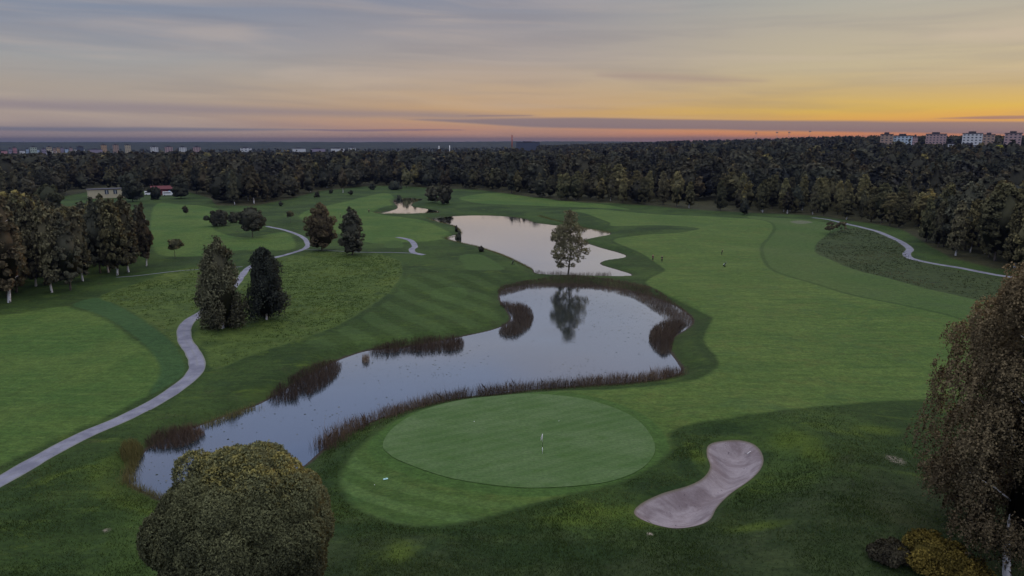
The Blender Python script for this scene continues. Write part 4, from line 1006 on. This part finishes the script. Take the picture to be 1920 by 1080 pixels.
CITY = [(0, 14, 279, 'rose', 'pink low block at the far left edge of the distant town'), (14, 22, 274, 'mauve', 'mauve block behind the pink one at the left edge of the distant town'), (22, 31, 272, 'rose', 'tallest rose coloured block near the left edge of the town'),
    (35, 47, 279, 'white', 'white low house right of the rose block in the town'), (47, 54, 274.5, 'blue', 'narrow blue grey block left of the mint one in the town'), (54, 69, 271, 'mint', 'mint coloured flat roofed block in the left of the town'), (62, 74, 277, 'blue', 'blue white block in front of the mint one'),
    (76, 86, 274.5, 'mauve', 'mauve block between the mint and the cream ones'), (85, 97, 270.5, 'cream', 'cream stepped block in the left of the town'), (84, 112, 279.5, 'white', 'long white shed in front of the cream block'), (98, 104, 273, 'tan', 'narrow tan block beside the orange one'),
    (104, 112, 272, 'ochre', 'orange block in the left of the town'), (112, 119, 272.5, 'mauve', 'mauve block right of the orange one'), (120, 128, 275, 'blue', 'pale blue block left of the red and white one'), (128, 136, 272.5, 'pink', 'reddish white block in the town'),
    (141, 157, 270, 'slate', 'grey stepped block left of the three towers'), (136, 160, 276.5, 'white', 'long white building below the grey stepped block'), (161, 194, 276.5, 'mauve', 'long low mauve building under the three towers'),
    (187, 200, 265.5, 'ochre', 'ochre tower with sun glow painted on, left of three in a row'), (209, 222, 265.5, 'tan', 'tan tower, middle of three in a row'), (232, 245, 265.5, 'cream', 'cream tower, right of three in a row'),
    (280, 297, 270, 'white', 'first pinkish white slab of four right of the towers'), (307, 324, 270, 'pink', 'second slab of four right of the towers'), (334, 350, 270.5, 'white', 'third slab of four right of the towers'), (360, 377, 270.5, 'pink', 'fourth slab of four right of the towers'),
    (448, 473, 273.5, 'white', 'long thin white building alone far beyond the left wood'), (546, 575, 275, 'white', 'white row of sheds beyond the wood, left part'), (580, 612, 275.5, 'mauve', 'greyish row of sheds beyond the wood, middle part'), (618, 648, 275, 'white', 'white row of sheds beyond the wood, right part'), (652, 668, 273.5, 'white', 'white hall at the right end of the shed row')]
for i, (u0, u1, vt, wall, lab) in enumerate(CITY):
    dd = 2250+(i*37) % 120; uc = (u0+u1)/2; x, y, zt = at_dist(uc, vt, dd)
    x0, y0, _ = at_dist(u0, vt, dd); x1, y1, _ = at_dist(u1, vt, dd); w_ = math.hypot(x1-x0, y1-y0)*.85; zb = hz(x, y)
    tower = 185 < u0 < 380
    block('tower_block' if tower else 'town_building', x, y, zb, w_, 14, zt-zb-(zt-zb)*.16-(4.0 if tower else 3.0), wall, lab, storeys=6 if tower else (3 if vt < 275 else 0), cols=3, group='buildings of the distant town')
# cream clubhouse, red barn, vans beyond the left fairway
x, y = G(212, 371); x, y = float(x), float(y); zb = hz(x, y)
e = empty('clubhouse', (x, y, zb), facing(x, y)+.1)
bm = bmesh.new(); box(bm, -12.5, 12.5, 0, 9, -1, 5.2); link('wall', fin(bm, 'wall'), WALL['cream'], e)
bm = bmesh.new(); box(bm, -12.9, 12.9, -.4, 9.4, 5.2, 5.5); link('roof', fin(bm, 'roof'), M['roof'], e)
for xx in (-3, 1.5, 6.2):
    bm = bmesh.new(); box(bm, xx-1, xx+1, -.12, .05, 2.4, 4.8); w1 = link('window', fin(bm, 'window'), M['glass'], e)
    bm = bmesh.new(); box(bm, xx-.08, xx+.08, -.2, -.1, 2.4, 4.8); link('window_bar', fin(bm, 'window_bar'), M['white_metal'], w1)
tag(e, 'cream flat roofed building with dark windows behind the left grove', 'building')
x, y = G(294, 367); x, y = float(x), float(y)+8; zb = hz(x, y)
e = empty('red_barn', (x, y, zb), facing(x, y))
bm = bmesh.new(); box(bm, -6.5, 6.5, 0, 8, -1, 3.6); link('wall', fin(bm, 'wall'), WALL['red'], e)
bm = bmesh.new()
v = [bm.verts.new(p) for p in ((-6.9, -.6, 3.6), (6.9, -.6, 3.6), (6.9, 4, 5.6), (-6.9, 4, 5.6), (6.9, 8.6, 3.6), (-6.9, 8.6, 3.6))]
for f in ((0, 1, 2, 3), (3, 2, 4, 5), (1, 4, 2), (0, 3, 5), (0, 5, 4, 1)): bm.faces.new([v[i] for i in f])
link('roof', fin(bm, 'roof'), WALL['red'], e)
bm = bmesh.new(); box(bm, -5.5, -2.5, -.15, .05, 0, 2.8); link('door', fin(bm, 'door'), M['white_metal'], e)
tag(e, 'dark red barn with a low gable roof beyond the left fairway', 'building')
def van(u, v_, L, col, label):
    x, y = G(u, v_); x, y = float(x), float(y); e = empty('parked_van', (x, y, hz(x, y)), facing(x, y))
    bm = bmesh.new()
    prof = [(-L/2, .4), (L/2, .4), (L/2, 1.3), (L/2-.9, 1.5), (L/2-1.5, 2.5), (-L/2+.1, 2.6)]
    a = [bm.verts.new((px_, -1, pz)) for px_, pz in prof]; b2 = [bm.verts.new((px_, 1, pz)) for px_, pz in prof]
    bm.faces.new(a); bm.faces.new(b2[::-1])
    for i in range(len(prof)): bm.faces.new((a[i-1], a[i], b2[i], b2[i-1])[::-1])
    bmesh.ops.recalc_face_normals(bm, faces=bm.faces); link('body', fin(bm, 'body'), col, e)
    bm = bmesh.new(); box(bm, -L/2+.5, L/2-1.9, -1.03, -.98, 1.6, 2.2); link('window', fin(bm, 'window'), M['glass'], e)
    for wx in (-L/2+1, L/2-1):
        bm = bmesh.new(); tube(bm, [(wx, -1.05, .38), (wx, 1.05, .38)], .38, 12); link('wheel', fin(bm, 'wheel'), M['roof'], e)
    tag(e, label, 'van')
van(281, 366, 6.0, M['white_metal'], 'white van parked in front of the red barn')
van(316, 367, 6.5, M['white_metal'], 'white van right of the red barn, left of a blue one')
van(327, 365, 6.5, simple('blue_paint', (.12, .30, .55), .4), 'blue and white van at the right of the parked ones by the barn')
# chimney and masts on the skyline
def mast(name, u, vt, vb, d, r0, matl, label, head=False, cat='mast'):
    x, y, zt = at_dist(u, vt, d); zb = at_dist(u, vb, d)[2]-12; zb = min(zb, hz(x, y)); e = empty(name, (x, y, zb), facing(x, y))
    bm = bmesh.new(); tube(bm, [(0, 0, 0), (0, 0, (zt-zb)*.5), (0, 0, zt-zb)], [r0*1.25, r0*1.1, r0], 10); link('pole' if head else 'shaft', fin(bm, 'shaft'), matl, e)
    if head:
        bm = bmesh.new(); box(bm, -2.6, 2.6, -.3, .3, zt-zb-1.6, zt-zb+.6); link('lamp_head', fin(bm, 'lamp_head'), M['steel'], e)
    else:
        bm = bmesh.new(); tube(bm, [(0, 0, zt-zb-.02), (0, 0, zt-zb+.8)], r0*1.12, 10); link('rim', fin(bm, 'rim'), M['roof'], e)
    tag(e, label, cat)
mast('chimney', 960, 253.5, 272, 2400, 2.0, WALL['brick'], 'tall thin dark red chimney on the skyline left of the big block', cat='chimney')
for u, vt, lab in ((1418, 249, 'floodlight mast on the skyline, leftmost of four'), (1457, 248, 'floodlight mast on the skyline, second of four'), (1480, 248, 'floodlight mast on the skyline, third of four'), (1519, 246, 'floodlight mast on the skyline, rightmost of four')):
    mast('floodlight_mast', u, vt, 263, 1900, .38, M['steel'], lab, True)
mast('white_silo', 823, 273.5, 281, 2000, 1.1, M['white_metal'], 'thin white tower beyond the far wood, shorter left one', cat='tower')
mast('white_silo', 843, 272.5, 284, 1950, 1.1, M['white_metal'], 'thin white tower beyond the far wood, taller right one', cat='tower')
mast('radio_mast', 44, 257.5, 268, 4300, .9, M['steel'], 'thin radio mast on the ridge at the far left', cat='mast')
mast('radio_mast', 1067, 254.5, 268, 2600, .35, M['steel'], 'very thin radio mast on the skyline right of the big block', cat='mast')

# ------------------------------------------------------------------ reeds, tufts, pads
def blades(P3, hgt, wid, r_, lean=.25, tint=None):
    nP = len(P3); a = r_.random(nP)*2*math.pi; h = hgt*(.55+.6*r_.random(nP))
    dx, dy = np.cos(a)*wid/2, np.sin(a)*wid/2
    lx, ly = r_.normal(size=nP)*lean*h*.5, r_.normal(size=nP)*lean*h*.5
    V = np.stack([P3+np.stack([-dx, -dy, 0*h], 1), P3+np.stack([dx, dy, 0*h], 1), P3+np.stack([lx*.4+dx*.6, ly*.4+dy*.6, h*.6], 1), P3+np.stack([lx, ly, h], 1), P3+np.stack([lx*.4-dx*.6, ly*.4-dy*.6, h*.6], 1)], 1).reshape(-1, 3)
    if tint is None: tint = r_.random(nP)
    return V, np.arange(nP*5).reshape(-1, 5), np.repeat(tint, 5)
def fill_poly(V, dens, r_):
    lo, hi = V.min(0), V.max(0); nn = int((hi-lo).prod()*dens)
    x = r_.uniform(lo[0], hi[0], nn); y = r_.uniform(lo[1], hi[1], nn); s = sdf(x, y, V)
    k = s < 0; return x[k], y[k], s[k]
def reed_bed(pxs, hgt, dens, label, seed, mat='reed', wid=.028, z=WL, name='reed_bed', cat='reeds', strip=None):
    r_ = np.random.default_rng(seed); dens = dens*3.4; hgt = hgt*.88
    if strip:
        q = GP(catmull(pxs, False, 8), z); L = np.concatenate([[0], np.cumsum(np.linalg.norm(np.diff(q, axis=0), axis=1))])
        nn = int(L[-1]*strip*dens); t = r_.random(nn)*L[-1]; off = r_.normal(size=nn)*strip*.32
        cxy = np.stack([np.interp(t, L, q[:, 0]), np.interp(t, L, q[:, 1])], 1)
        T = np.gradient(q, axis=0); T /= np.linalg.norm(T, axis=1)[:, None]; nx = np.interp(t, L, -T[:, 1]); ny = np.interp(t, L, T[:, 0])
        x, y = cxy[:, 0]+nx*off, cxy[:, 1]+ny*off
        x += r_.normal(size=nn)*.1; keep = vnoise(x, y, 2.6)*.6+vnoise(x, y, 1.0)*.4 > .26; x, y = x[keep], y[keep]; edge = np.ones(len(x))
    else:
        V = GP(catmull(pxs), z); x, y, s = fill_poly(V, dens, r_); keep = (vnoise(x, y, 2.0)*.6+vnoise(x, y, .8)*.4 > .30) | (s < -1.8); x, y, s = x[keep], y[keep], s[keep]
        edge = np.clip(.55-s*.5, .5, 1)
    zz = np.maximum(height(x, y), z-.1)
    hh = hgt*edge*(.6+.45*vnoise(x, y, 3.0)+.35*vnoise(x, y, .9))
    P3 = np.stack([x, y, zz], 1)
    V, Fq, T = blades(P3, hh, wid, r_, .42, np.clip(.25+.55*r_.random(len(x))+.3*(vnoise(x, y, 4)-.5), 0, 1))
    o = link(name, mesh_np(name, V, Fq, T), M[mat]); tag(o, label, cat, kind='stuff')
reed_bed([(1275, 703), (1235, 711), (1170, 719), (1090, 724), (1000, 732), (930, 740), (860, 748), (800, 760), (740, 777), (680, 799), (640, 818), (603, 846)], 1.6, 20, 'long brown reed fringe along the near bank of the main pond', 201, strip=2.6)
reed_bed([(498, 756), (560, 750), (612, 724), (638, 696), (636, 680), (600, 686), (560, 704), (520, 730)], 1.5, 18, 'brown reed bed on the left bank of the main pond', 202)
reed_bed([(690, 662), (760, 662), (860, 657), (862, 636), (800, 640), (730, 650)], 1.6, 18, 'long brown reed bed on the far left bank of the main pond', 203)
reed_bed([(938, 572), (985, 575), (1000, 590), (994, 612), (970, 630), (937, 628), (942, 612), (962, 600), (955, 585)], 1.6, 16, 'brown reed bed at the narrow left neck of the main pond', 204)
reed_bed([(935, 552), (942, 538), (1010, 527), (1090, 525), (1180, 535), (1240, 554), (1300, 598), (1285, 614), (1252, 602), (1222, 580), (1180, 556), (1100, 540), (1000, 540), (955, 550)], 1.0, 13, 'dark brown reeds round the head of the main pond below the lone birch', 205)
reed_bed([(1218, 628), (1240, 606), (1286, 608), (1266, 632), (1258, 660), (1242, 666), (1222, 650)], 1.6, 20, 'brown reed bed on the right bank of the main pond', 206)
reed_bed([(272, 838), (290, 822), (340, 808), (376, 806), (382, 818), (345, 838), (300, 843)], 1.6, 26, 'low mauve reed bed at the lower left bank of the pond', 207)
reed_bed([(226, 862), (235, 842), (262, 838), (270, 852), (255, 870), (235, 872)], 1.7, 40, 'golden tuft of tall grass at the pond tip', 208, mat='straw', cat='grass', name='tall_grass')
reed_bed([(382, 800), (430, 783), (487, 761)], .8, 30, 'short olive sedge along the lower left bank', 209, mat='straw', strip=1.2, cat='grass', name='sedge')
reed_bed([(240, 912), (243, 890), (252, 870)], .9, 26, 'short sedge along the left tip of the pond', 214, mat='straw', strip=1.2, cat='grass', name='sedge')
reed_bed([(245, 912), (290, 930), (330, 944)], .7, 26, 'short sedge on the near bank by the pond tip', 215, mat='straw', strip=1.0, cat='grass', name='sedge')
reed_bed([(1003, 513), (1060, 516), (1110, 518), (1150, 518)], 1.2, 9, 'short dark reeds behind the lone birch at the middle pond', 210, strip=2.0)
reed_bed([(680, 672), (692, 672), (692, 680), (680, 680)], 1.9, 22, 'single small reed clump standing in the water', 211)
reed_bed([(800, 410), (830, 419), (856, 427), (862, 440), (838, 449), (900, 465), (950, 483), (995, 505)], .5, 12, 'thin sedge along the left shore of the middle pond', 212, strip=1.4, cat='grass', name='sedge', mat='straw')
reed_bed([(1010, 408), (1060, 421), (1145, 437)], .6, 10, 'thin sedge along the far shore of the middle pond', 213, strip=2, cat='grass', name='sedge', mat='straw')
reed_bed([(702, 404), (760, 405), (824, 401)], .7, 6, 'thin sedge along the near shore of the farthest pond', 216, strip=2, cat='grass', name='sedge', mat='straw')
def tufts(polys, nn, hgt, wid, mat, name, label, seed):
    r_ = np.random.default_rng(seed); xs, ys = [], []
    for V in polys:
        lo, hi = V.min(0), V.max(0); q = int((hi-lo).prod()*nn); x = r_.uniform(lo[0], hi[0], q); y = r_.uniform(lo[1], hi[1], q); k = (sdf(x, y, V) < -.4) & (y < 420) & (np.hypot(x, y) < 330) & (np.abs(np.arctan2(x, y)) < .72)
        xs.append(x[k]); ys.append(y[k])
    x, y = np.concatenate(xs), np.concatenate(ys); k = r_.random(len(x)) < np.clip((vnoise(x, y*1.5, 2.4)*.4+vnoise(x+50, y, 9)*.6-.22)*2.0, 0.05, 1); x, y = x[k], y[k]
    rep = 4; x = np.repeat(x, rep)+r_.normal(size=len(x)*rep)*.18; y = np.repeat(y, rep)+r_.normal(size=len(y)*rep)*.18
    kk = (sdf(x, y, pond_main) > 1)
    for pp in (GP([(348, 714), (369, 690), (364, 666), (348, 642), (346, 622), (357, 604), (382, 588), (412, 566), (440, 535), (470, 505)]),):
        for i in range(len(pp)-1):
            a_, b_ = pp[i], pp[i+1]; e_ = b_-a_; t = np.clip(((x-a_[0])*e_[0]+(y-a_[1])*e_[1])/(e_@e_), 0, 1); kk &= np.hypot(x-a_[0]-t*e_[0], y-a_[1]-t*e_[1]) > 2.2
    x, y = x[kk], y[kk]
    V, Fq, T = blades(np.stack([x, y, height(x, y)-.02], 1), hgt, wid, r_, .9, np.clip(.2+.5*r_.random(len(x))+1.3*(vnoise(x, y, 7)-.45), 0, 1))
    tag(link(name, mesh_np(name, V, Fq, T), M[mat]), label, 'grass', kind='stuff')
tufts([meadow_w, meadow_c], 3.2, .24, .09, 'tuft', 'meadow_grass', 'long tufted meadow grass on both sides of the grey path', 301)
tufts([heath], 1.6, .26, .12, 'tuft_h', 'heath_grass', 'rough brown heath grass beside the woodland path', 302)
def turf(nn, label, seed):
    r_ = np.random.default_rng(seed); d = np.sqrt(r_.uniform(46**2, 102**2, nn)); a = r_.uniform(-.70, .70, nn); x, y = np.sin(a)*d, np.cos(a)*d
    k = (sdf(x, y, fair1) > .5) & (sdf(x, y, fair2) > .5) & (sdf(x, y, bunker_o) > .5) & (sdf(x, y, pond_main) > .8) & (r_.random(nn) < np.clip(vnoise(x, y, 3)*1.2+vnoise(x, y, .9)*.5-.35, .1, 1)*(1-sst(d+14*(vnoise(x, y, 9)-.5), 60, 96)))
    pp = GP([(-120, 968), (0, 903), (80, 858), (160, 815), (235, 781), (300, 746), (348, 714)])
    for i in range(len(pp)-1):
        a_, b_ = pp[i], pp[i+1]; e_ = b_-a_; t = np.clip(((x-a_[0])*e_[0]+(y-a_[1])*e_[1])/(e_@e_), 0, 1); k &= np.hypot(x-a_[0]-t*e_[0], y-a_[1]-t*e_[1]) > 1.7
    x, y = x[k], y[k]
    V, Fq, T = blades(np.stack([x, y, height(x, y)-.02], 1), .13+.12*vnoise(x, y, 5), .05, r_, 1.0, np.clip(r_.random(len(x))*.7+.5*(vnoise(x, y, 4)-.3), 0, 1))
    tag(link('rough_grass', mesh_np('rough_grass', V, Fq, T), M['turfblade']), label, 'grass', kind='stuff')
M['turfblade'] = foliage_mat('turf_blades', (0.028, 0.042, 0.012), (0.052, 0.074, 0.018), (0.11, 0.115, 0.038), objvar=0, bent=False)
turf(560000, 'rough foreground grass round the green and bunker', 303)
# floating leaves on the ponds
def pads():
    r_ = np.random.default_rng(77); x, y, s = fill_poly(pond_main, .55, r_); k = (s < -.8) & (r_.random(len(x)) < np.clip((vnoise(x, y, 9)*.7+vnoise(x, y, 2.2)*.3-.30)*2.2, 0.02, 1)); x, y = x[k], y[k]
    nP = len(x); s = .05+.08*r_.random(nP)**2; K = 6; a = np.arange(K)*2*math.pi/K
    V = np.stack([x[:, None]+np.cos(a)[None]*s[:, None]*1.2, y[:, None]+np.sin(a)[None]*s[:, None], np.full((nP, K), WL+.012)], -1).reshape(-1, 3)
    me = mesh_np('floating_leaves', V, np.arange(nP*K).reshape(-1, K), np.repeat(r_.random(nP), K))
    tag(link('floating_leaves', me, M['pad']), 'small dark leaves scattered over the main pond', 'floating leaves', kind='stuff')
M['pad'] = foliage_mat('pad_leaves', (.03, .035, .03), (.07, .075, .06), (.13, .12, .08), objvar=0, transl=0, bent=False)
pads()

# ------------------------------------------------------------------ golfers and small things
def skin_mesh(name, nodes, edges, mat, parent, root=0, sub=2):
    me = bpy.data.meshes.new(name); me.from_pydata([n_[:3] for n_ in nodes], edges, [])
    o = bpy.data.objects.new(name, me); COL.objects.link(o); o.parent = parent
    sk = o.modifiers.new('skin', 'SKIN'); sk.use_smooth_shade = True
    lay = me.skin_vertices[0].data if me.skin_vertices else None
    if lay is None:
        bm = bmesh.new(); bm.from_mesh(me); bm.verts.layers.skin.verify(); bm.to_mesh(me); bm.free(); lay = me.skin_vertices[0].data
    for i, n_ in enumerate(nodes): lay[i].radius = (n_[3], n_[4] if len(n_) > 4 else n_[3])
    lay[root].use_root = True
    o.modifiers.new('sub', 'SUBSURF').levels = sub; o.modifiers['sub'].render_levels = sub
    me.materials.append(mat); return o
M['skin'] = simple('skin', (.45, .28, .2)); M['navy'] = simple('dark_cloth', (.012, .016, .02)); M['maroon'] = simple('maroon_cloth', (.11, .035, .04)); M['trouser'] = simple('dark_trousers', (.012, .012, .015)); M['rubber'] = simple('rubber', (.015, .015, .015)); M['bagw'] = simple('pale_cloth', (.55, .6, .62))
M['green_cloth'] = simple('green_cloth', (.03, .10, .03))
def person(u, v_, rz, jacket, label, bend=0.0, arms='down', h=1.78):
    x, y = G(u, v_); x, y = float(x), float(y); e = empty('person', (x, y, hz(x, y)), rz); k = h/1.78
    s_ = math.sin(bend); c_ = math.cos(bend)
    def up(px_, py_, pz): # torso leans forward about the hip (z=.95); forward is -y
        q = pz-.95; return (px_, py_*c_-q*s_, .95+q*c_)
    hands = {'down': ((.24, -.05, .78), (-.24, -.05, .78)), 'front': ((.07, -.42, .98), (-.05, -.42, .96)), 'hip': ((.24, -.04, .98), (-.28, -.25, .95))}[arms]
    nodes = [(*up(0, 0, .95), .13, .10), (*up(0, 0, 1.2), .13, .09), (*up(0, 0, 1.42), .15, .09), (*up(0, -.01, 1.54), .05), (*up(0, -.02, 1.64), .085, .095), (*up(0, -.02, 1.74), .07, .08),
             (*up(.19, 0, 1.43), .06), (*up(-.19, 0, 1.43), .06), (*up(.25, -.03, 1.17), .042), (*up(-.25, -.03, 1.17), .042), (*up(*hands[0]), .028), (*up(*hands[1]), .028),
             (.1, 0, .86, .085), (-.1, 0, .86, .085), (.12, -.02, .48, .058), (-.12, .0, .48, .058), (.13, .02, .09, .036), (-.13, .03, .09, .036), (.14, -.14, .04, .035), (-.14, -.13, .04, .035)]
    # palms, fingers and thumbs
    for sgn, hi_ in ((1, 10), (-1, 11)):
        hx, hy, hz_ = (hands[0] if sgn > 0 else hands[1])
        for f in range(4): nodes.append((*up(hx+(f-1.5)*.018, hy-.02, hz_-.10+abs(f-1.5)*.008), .008))
        nodes.append((*up(hx-sgn*.03, hy-.04, hz_-.05), .009))
    edges = [(0, 1), (1, 2), (2, 3), (3, 4), (4, 5), (2, 6), (2, 7), (6, 8), (7, 9), (8, 10), (9, 11), (0, 12), (0, 13), (12, 14), (13, 15), (14, 16), (15, 17), (16, 18), (17, 19)]
    edges += [(10, 20+i) for i in range(5)]+[(11, 25+i) for i in range(5)]
    skin_mesh('body', nodes, edges, M['skin'], e, 0, 1)
    jn = [(*nodes[0][:3], .155, .125), (*nodes[1][:3], .155, .115), (*nodes[2][:3], .175, .115), (*up(0, 0, 1.50), .07), (*nodes[6][:3], .078), (*nodes[7][:3], .078), (*nodes[8][:3], .06), (*nodes[9][:3], .06),
          tuple(np.array(nodes[8][:3])*.15+np.array(nodes[10][:3])*.85)+(.045,), tuple(np.array(nodes[9][:3])*.15+np.array(nodes[11][:3])*.85)+(.045,)]
    skin_mesh('jacket', jn, [(0, 1), (1, 2), (2, 3), (2, 4), (2, 5), (4, 6), (5, 7), (6, 8), (7, 9)], jacket, e, 0, 1)
    tn = [(*nodes[0][:3], .15, .12), (.1, 0, .86, .105), (-.1, 0, .86, .105), (.12, -.02, .48, .08), (-.12, 0, .48, .08), (.13, .02, .12, .06), (-.13, .03, .12, .06)]
    skin_mesh('trousers', tn, [(0, 1), (0, 2), (1, 3), (2, 4), (3, 5), (4, 6)], M['trouser'], e, 0, 1)
    skin_mesh('shoes', [(-.14, .06, .045, .05), (-.14, -.15, .045, .05)], [(0, 1)], M['rubber'], e, 0, 1)
    skin_mesh('shoes', [(.14, .06, .045, .05), (.14, -.16, .045, .05)], [(0, 1)], M['rubber'], e, 0, 1)
    skin_mesh('cap', [(*up(0, -.02, 1.72), .10, .10), (*up(0, -.02, 1.79), .075, .08)], [(0, 1)], M['navy'], e, 0, 1)
    for i in (-1, 1):
        bm = bmesh.new(); bmesh.ops.create_icosphere(bm, subdivisions=1, radius=.012)
        o = link('eye', fin(bm, 'eye'), M['rubber'], e, up(.03*i, -.112, 1.655))
    bm = bmesh.new(); bmesh.ops.create_cone(bm, segments=6, radius1=.016, radius2=.004, depth=.04)
    o = link('nose', fin(bm, 'nose'), M['skin'], e, up(0, -.12, 1.63)); o.rotation_euler = (math.pi/2, 0, 0)
    e.scale = (k, k, k); tag(e, label, 'person'); return e
person(1224, 487, .4, M['maroon'], 'standing golfer in maroon top and dark trousers, left of the close pair', 0, 'down', 1.85)
person(1241, 489, 2.6, M['navy'], 'standing golfer all in black, right of the close pair on the fairway', .12, 'front')
person(1353, 479, 1.3, M['navy'], 'golfer in dark clothes bent slightly forward, alone right of the pair', .3, 'front')
person(692, 402, .5, M['navy'], 'tiny dark dressed golfer on the left shore of the farthest pond', 0, 'down')
person(638, 409, 1.9, M['navy'], 'tiny dark dressed golfer between the two birches on the far fairway', .1, 'down')
def trolley(u, v_, rz, bagm, label):
    x, y = G(u, v_); x, y = float(x), float(y); e = empty('golf_trolley', (x, y, hz(x, y)), rz)
    bm = bmesh.new(); tube(bm, [(0, .5, .12), (0, 0, .35), (0, -.55, 1.0), (0, -.7, 1.02)], .02, 6); tube(bm, [(-.32, 0, .17), (0, 0, .35), (.32, 0, .17)], .018, 6); link('frame', fin(bm, 'frame'), M['steel'], e)
    for wx in (-.34, .34):
        bm = bmesh.new(); tube(bm, [(wx-.03, 0, .17), (wx+.03, 0, .17)], .17, 14); link('wheel', fin(bm, 'wheel'), M['rubber'], e)
    bm = bmesh.new(); tube(bm, [(0, .42, .18), (0, .3, .4), (0, -.12, 1.08)], [.13, .15, .14], 12); b_ = link('bag', fin(bm, 'bag'), bagm, e)
    bm = bmesh.new(); tube(bm, [(.0, .32, .55), (.0, .12, .85)], .12, 8); link('pocket', fin(bm, 'pocket'), M['bagw'], b_)
    for i in range(6):
        a = i; bm = bmesh.new(); p0 = Vector((.07*math.cos(a), -.12+.05*math.sin(a), 1.05)); p1 = p0+Vector((.03*math.cos(a), -.13, .28+.03*(i % 3)))
        tube(bm, [p0, p1], .01, 5); bmesh.ops.create_icosphere(bm, subdivisions=1, radius=.045, matrix=__import__('mathutils').Matrix.Translation(p1)); link('club', fin(bm, 'club'), M['steel'], e)
    tag(e, label, 'golf trolley')
trolley(1359, 502, 1.2, M['navy'], 'dark golf bag on a pull trolley, alone on the fairway below the third golfer')
trolley(962, 496, .3, M['rubber'], 'dark golf trolley with white trimmed bag on the bank left of the ponds')
# flag
x, y = G(1017, 851, .35); x, y = float(x), float(y); zb = hz(x, y)
e = empty('golf_flag', (x, y, zb+.03))
bm = bmesh.new(); tube(bm, [(0, 0, -.1), (0, 0, .75)], .022, 8); tube(bm, [(0, 0, 1.35), (0, 0, 2.3)], .022, 8); link('pole', fin(bm, 'pole'), M['white_metal'], e)
bm = bmesh.new(); tube(bm, [(0, 0, .75), (0, 0, 1.35)], .022, 8); link('pole_band', fin(bm, 'pole_band'), simple('black_band', (.02, .02, .02)), e)
bm = bmesh.new(); rows = []
for i in range(9):
    t = i/8; rows.append([bm.verts.new((-.02-.30*t*(.55+.1*math.sin(3*t)), .06*math.sin(t*6)+.01*j, 2.28-.55*j/4*(1-.15*t)-.38*t)) for j in range(5)])
for i in range(8):
    for j in range(4): bm.faces.new((rows[i][j], rows[i+1][j], rows[i+1][j+1], rows[i][j+1]))
bmesh.ops.solidify(bm, geom=bm.faces[:], thickness=.008)
link('flag', fin(bm, 'flag'), M['white_metal'], e)
bm = bmesh.new(); tube(bm, [(0, 0, -.03), (0, 0, .006)], .054, 12); link('cup', fin(bm, 'cup'), M['rubber'], e)
tag(e, 'white golf flag on a white and black stick in the putting green', 'flag')
# balls, marker, rake
def ball(u, v_, r_, label):
    x, y = G(u, v_, .35); x, y = float(x), float(y); bm = bmesh.new(); bmesh.ops.create_icosphere(bm, subdivisions=2, radius=r_)
    for vv_ in bm.verts: vv_.co *= 1-.03*((vv_.index*7) % 3)
    o = link('golf_ball', fin(bm, 'golf_ball'), M['white_metal'], None, (x, y, hz(x, y)+r_+.03)); tag(o, label, 'golf ball')
ball(889, 791, .05, 'white golf ball lying on the left half of the putting green')
ball(1048, 790, .04, 'white golf ball lying on the upper right half of the putting green')
ball(702, 906, .04, 'white golf ball on the collar below left of the green')
x, y = G(723, 900, .1); x, y = float(x), float(y)
bm = bmesh.new(); box(bm, -.24, .24, -.12, .12, 0, .06); bmesh.ops.bevel(bm, geom=bm.edges[:], offset=.02, segments=2, affect='EDGES'); box(bm, -.05, .05, -.03, .03, .06, .1)
o = link('course_marker', fin(bm, 'course_marker'), simple('pale_blue', (.35, .55, .55)), None, (x, y, hz(x, y)+.02)); o.rotation_euler[2] = .5; tag(o, 'small pale blue marker plate lying on the grass left below the green', 'marker')
x, y = G(1406, 852, -.6); x, y = float(x), float(y); e = empty('bunker_rake', (x, y, hz(x, y)+.06), -.75)
bm = bmesh.new(); tube(bm, [(0, -.75, .03), (0, .75, .02)], .022, 8); link('handle', fin(bm, 'handle'), M['white_metal'], e)
bm = bmesh.new(); tube(bm, [(-.28, -.75, .04), (.28, -.75, .04)], .02, 6)
for i in range(9): tube(bm, [(-.26+i*.065, -.75, .04), (-.26+i*.065, -.75, -.03)], .007, 4)
link('rake_head', fin(bm, 'rake_head'), M['steel'], e)
tag(e, 'white handled rake lying in the upper right of the sand bunker', 'rake')

# ------------------------------------------------------------------ evening haze
HAZE = True
if HAZE:
    bm = bmesh.new(); box(bm, -15000, 15000, -15000, 15000, -8, 110); o = link('haze', fin(bm, 'haze'), None)
    m = bpy.data.materials.new('haze'); m.use_nodes = True; m.node_tree.nodes.clear(); n = NT(m.node_tree)
    v = n.add('ShaderNodeVolumePrincipled'); v.inputs['Color'].default_value = (.08, .11, .22, 1); v.inputs['Density'].default_value = .0001
    n.l.new(v.outputs[0], n.add('ShaderNodeOutputMaterial').inputs['Volume'])
    o.data.materials.append(m); tag(o, 'thin blue evening haze over the land', 'haze', kind='stuff')
